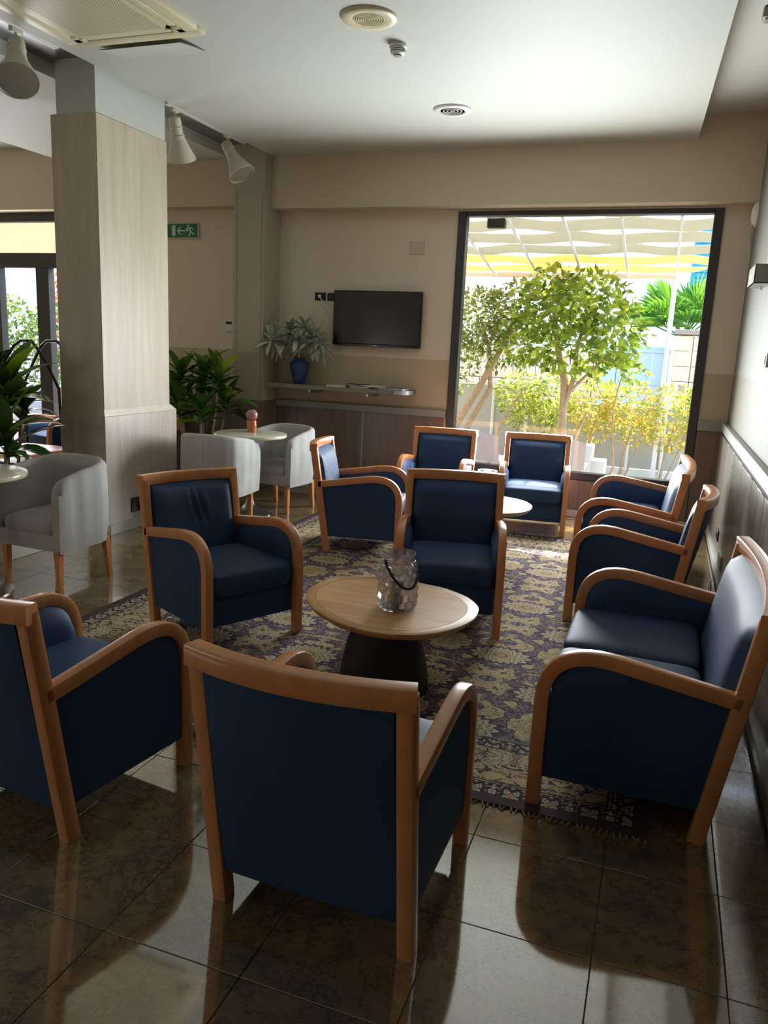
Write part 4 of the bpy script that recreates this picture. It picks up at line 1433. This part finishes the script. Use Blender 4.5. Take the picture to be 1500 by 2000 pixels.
for k in range(6):
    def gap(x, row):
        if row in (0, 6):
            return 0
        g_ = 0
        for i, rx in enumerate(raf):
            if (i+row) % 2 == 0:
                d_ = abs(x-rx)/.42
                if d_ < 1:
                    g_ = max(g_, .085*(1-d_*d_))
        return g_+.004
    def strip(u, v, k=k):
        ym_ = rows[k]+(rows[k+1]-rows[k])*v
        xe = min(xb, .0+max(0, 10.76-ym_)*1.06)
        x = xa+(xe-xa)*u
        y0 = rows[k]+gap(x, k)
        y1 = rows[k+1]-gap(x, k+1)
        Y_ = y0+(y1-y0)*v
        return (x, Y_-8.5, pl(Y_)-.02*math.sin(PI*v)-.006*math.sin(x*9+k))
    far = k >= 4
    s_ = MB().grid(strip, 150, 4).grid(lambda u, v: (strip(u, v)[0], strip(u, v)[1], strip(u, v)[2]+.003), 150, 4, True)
    o_ = tag(ob('shade_strip', s_, M['sail_sun_tint'] if far else M['sail_shadow_tint']), ('yellow' if far else 'ivory')+' shade strip coloured for sun or building shadow, '+names[k], 'awning', SG)
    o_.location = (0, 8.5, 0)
fdl = thing('floodlight', 'dark outdoor floodlight under the pergola at the top left of the window', 'floodlight', (-1.84, 8.62, 2.89))
ob('housing', MB().box((0, 0, 0), (.19, .09, .1), .008), M['frame_dark'], fdl)
for k in range(6):
    ob('fin', MB().box((-.075+.03*k, -.05, 0), (.006, .02, .09)), M['black'], fdl)
ob('mount_arm', MB().box((0, .02, .06), (.22, .02, .03), .003), M['frame_dark'], fdl)

# stone pier, garage, house, palm
pier = thing('stone_pier', 'beige stone block gate pier with a dark cap behind the fence', 'pier', (.36, 14.2, -.02))
for k in range(8):
    for j in range(2):
        ob('stone', MB().box((-.14+.28*j, 0, .13+.245*k), (.272, .5, .238), .01), M['stone'], pier)
ob('cap', MB().box((.1, 0, 2.02), (.8, .6, .08), .01), M['stone_cap'], pier)
ob('number_plate', MB().box((-.1, -.253, 1.12), (.1, .006, .13)), M['stone_cap'], pier)
hs = thing('white_house', 'bright white rendered house with blue shutters behind the garden', 'house', (-1, 19, -.02))
ob('wall', MB().span(-9, 12, 0, 4, 0, 7), M['house'], hs)
wf = ob('shutter', MB().span(1.27, 1.93, -.06, 0, 2.85, 4.4, .004), M['shutter'], hs)
for k in range(14):
    ob('slat', MB().box((1.6, -.075, 2.95+.1*k), (.54, .03, .07), .004, 0, 1), M['shutter'], wf)
wg = thing('garden_wall', 'beige stone garden wall beyond the fence', 'wall', (-2.2, 14.6, -.02))
rnd = random.Random(4)
for k in range(6):
    for j in range(9):
        ob('stone', MB().box((-1.8+.4*j+(.2 if k % 2 else 0), rnd.uniform(-.01, .01), .14+.28*k), (.39, .3, .27), .012), M['stone'], wg)
gd = thing('garage_gate', 'pale blue panelled garage gate beside the stone pier', 'gate', (-.53, 14.4, -.02))
for k in range(4):
    ob('gate_panel', MB().box((-.42+.28*k, 0, .9), (.27, .04, 1.75), .006), M['garage'], gd)
for z in (.5, 1.1, 1.7):
    ob('cross_rail', MB().box((0, -.03, z), (1.14, .03, .05), .004), M['garage'], gd)
def palm(loc, h, label, fronds, L, seed):
    rnd = random.Random(seed)
    t = thing('fan_palm', label, 'palm', loc, 0)
    ob('trunk', MB().lathe([(.14, 0), (.12, h*.5), (.11, h)], 14), M['bark'], t)
    for k in range(fronds):
        az, elv = 2*PI*k/fronds+rnd.uniform(-.3, .3), rnd.uniform(.05, 1.35)
        stem_end = Vector((math.cos(az)*math.cos(elv)*L*.5, math.sin(az)*math.cos(elv)*L*.5, h+math.sin(elv)*L*.5))
        d = (stem_end-Vector((0, 0, h))).normalized()
        s_ = d.cross(Vector((0, 0, 1))).normalized()
        up_ = s_.cross(d)
        mb = MB().tube([(0, 0, h), stem_end], .012, 5)
        for i in range(15):
            a = -1.35+2.7*i/14
            dd = d*math.cos(a)+s_*math.sin(a)
            n_ = dd.cross(up_).normalized()
            tip = stem_end+dd*L*.55+Vector((0, 0, -.06*L))
            mid = stem_end+dd*L*.3+up_*.02
            mb.add([stem_end, mid+n_*.022, tip, mid-n_*.022], [(0, 1, 2), (0, 2, 3)])
        me = bpy.data.meshes.new('frond')
        me.from_pydata([tuple(p) for p in mb.v], [], mb.f)
        me.materials.append(M['palm_leaf'])
        f_ = bpy.data.objects.new('frond', me)
        COL.objects.link(f_)
        f_.parent = t
    return t
palm((.22, 15.6, -.02), 1.95, 'bright green fan palm above the stone pier', 20, 1.25, 6)
# planting beyond the left door
struct('exterior_wall', MB().span(-16, -5.5, 14.5, 14.7, -.02, 3.2), M['house'], 'white boundary wall beyond the left door')
for k, (x, y, z, r, m, lab) in enumerate((
        (-12.2, 12.4, 1.6, .62, 'bush_leaf', 'green bush seen through the left door, left side'),
        (-10.75, 12.2, 1.5, .62, 'bush_leaf', 'green bush seen through the left door, right side'),
        (-11.6, 13.6, 2.2, .6, 'red_leaf', 'orange red flowering shrub beyond the left door'),
        (-9.3, 12.2, 1.6, .6, 'hedge_green', 'yellow green bush beside the door stile'))):
    tree('bush', lab, 'shrub', (x, y, -.02), [([(x, y, 0), (x+.05, y, .5), (x, y, z*.7)], .04)], [((x, y, z), (r, .5, r), 900), ((x, y, z*.5), (r*.8, .5, z*.4), 500)], .11, M[m], 60+k)
o_ = MB().grid(lambda u, v: (-13+6*u, 8.6+2.9*v, 3.35-.16*v*3+.05*math.sin(9*u)), 30, 8).grid(lambda u, v: (-13+6*u, 8.6+2.9*v, 3.354-.16*v*3+.05*math.sin(9*u)), 30, 8, True)
tag(ob('sun_sail', o_, M['sail_pink']), 'pinkish orange sun sail outside the left door', 'awning')
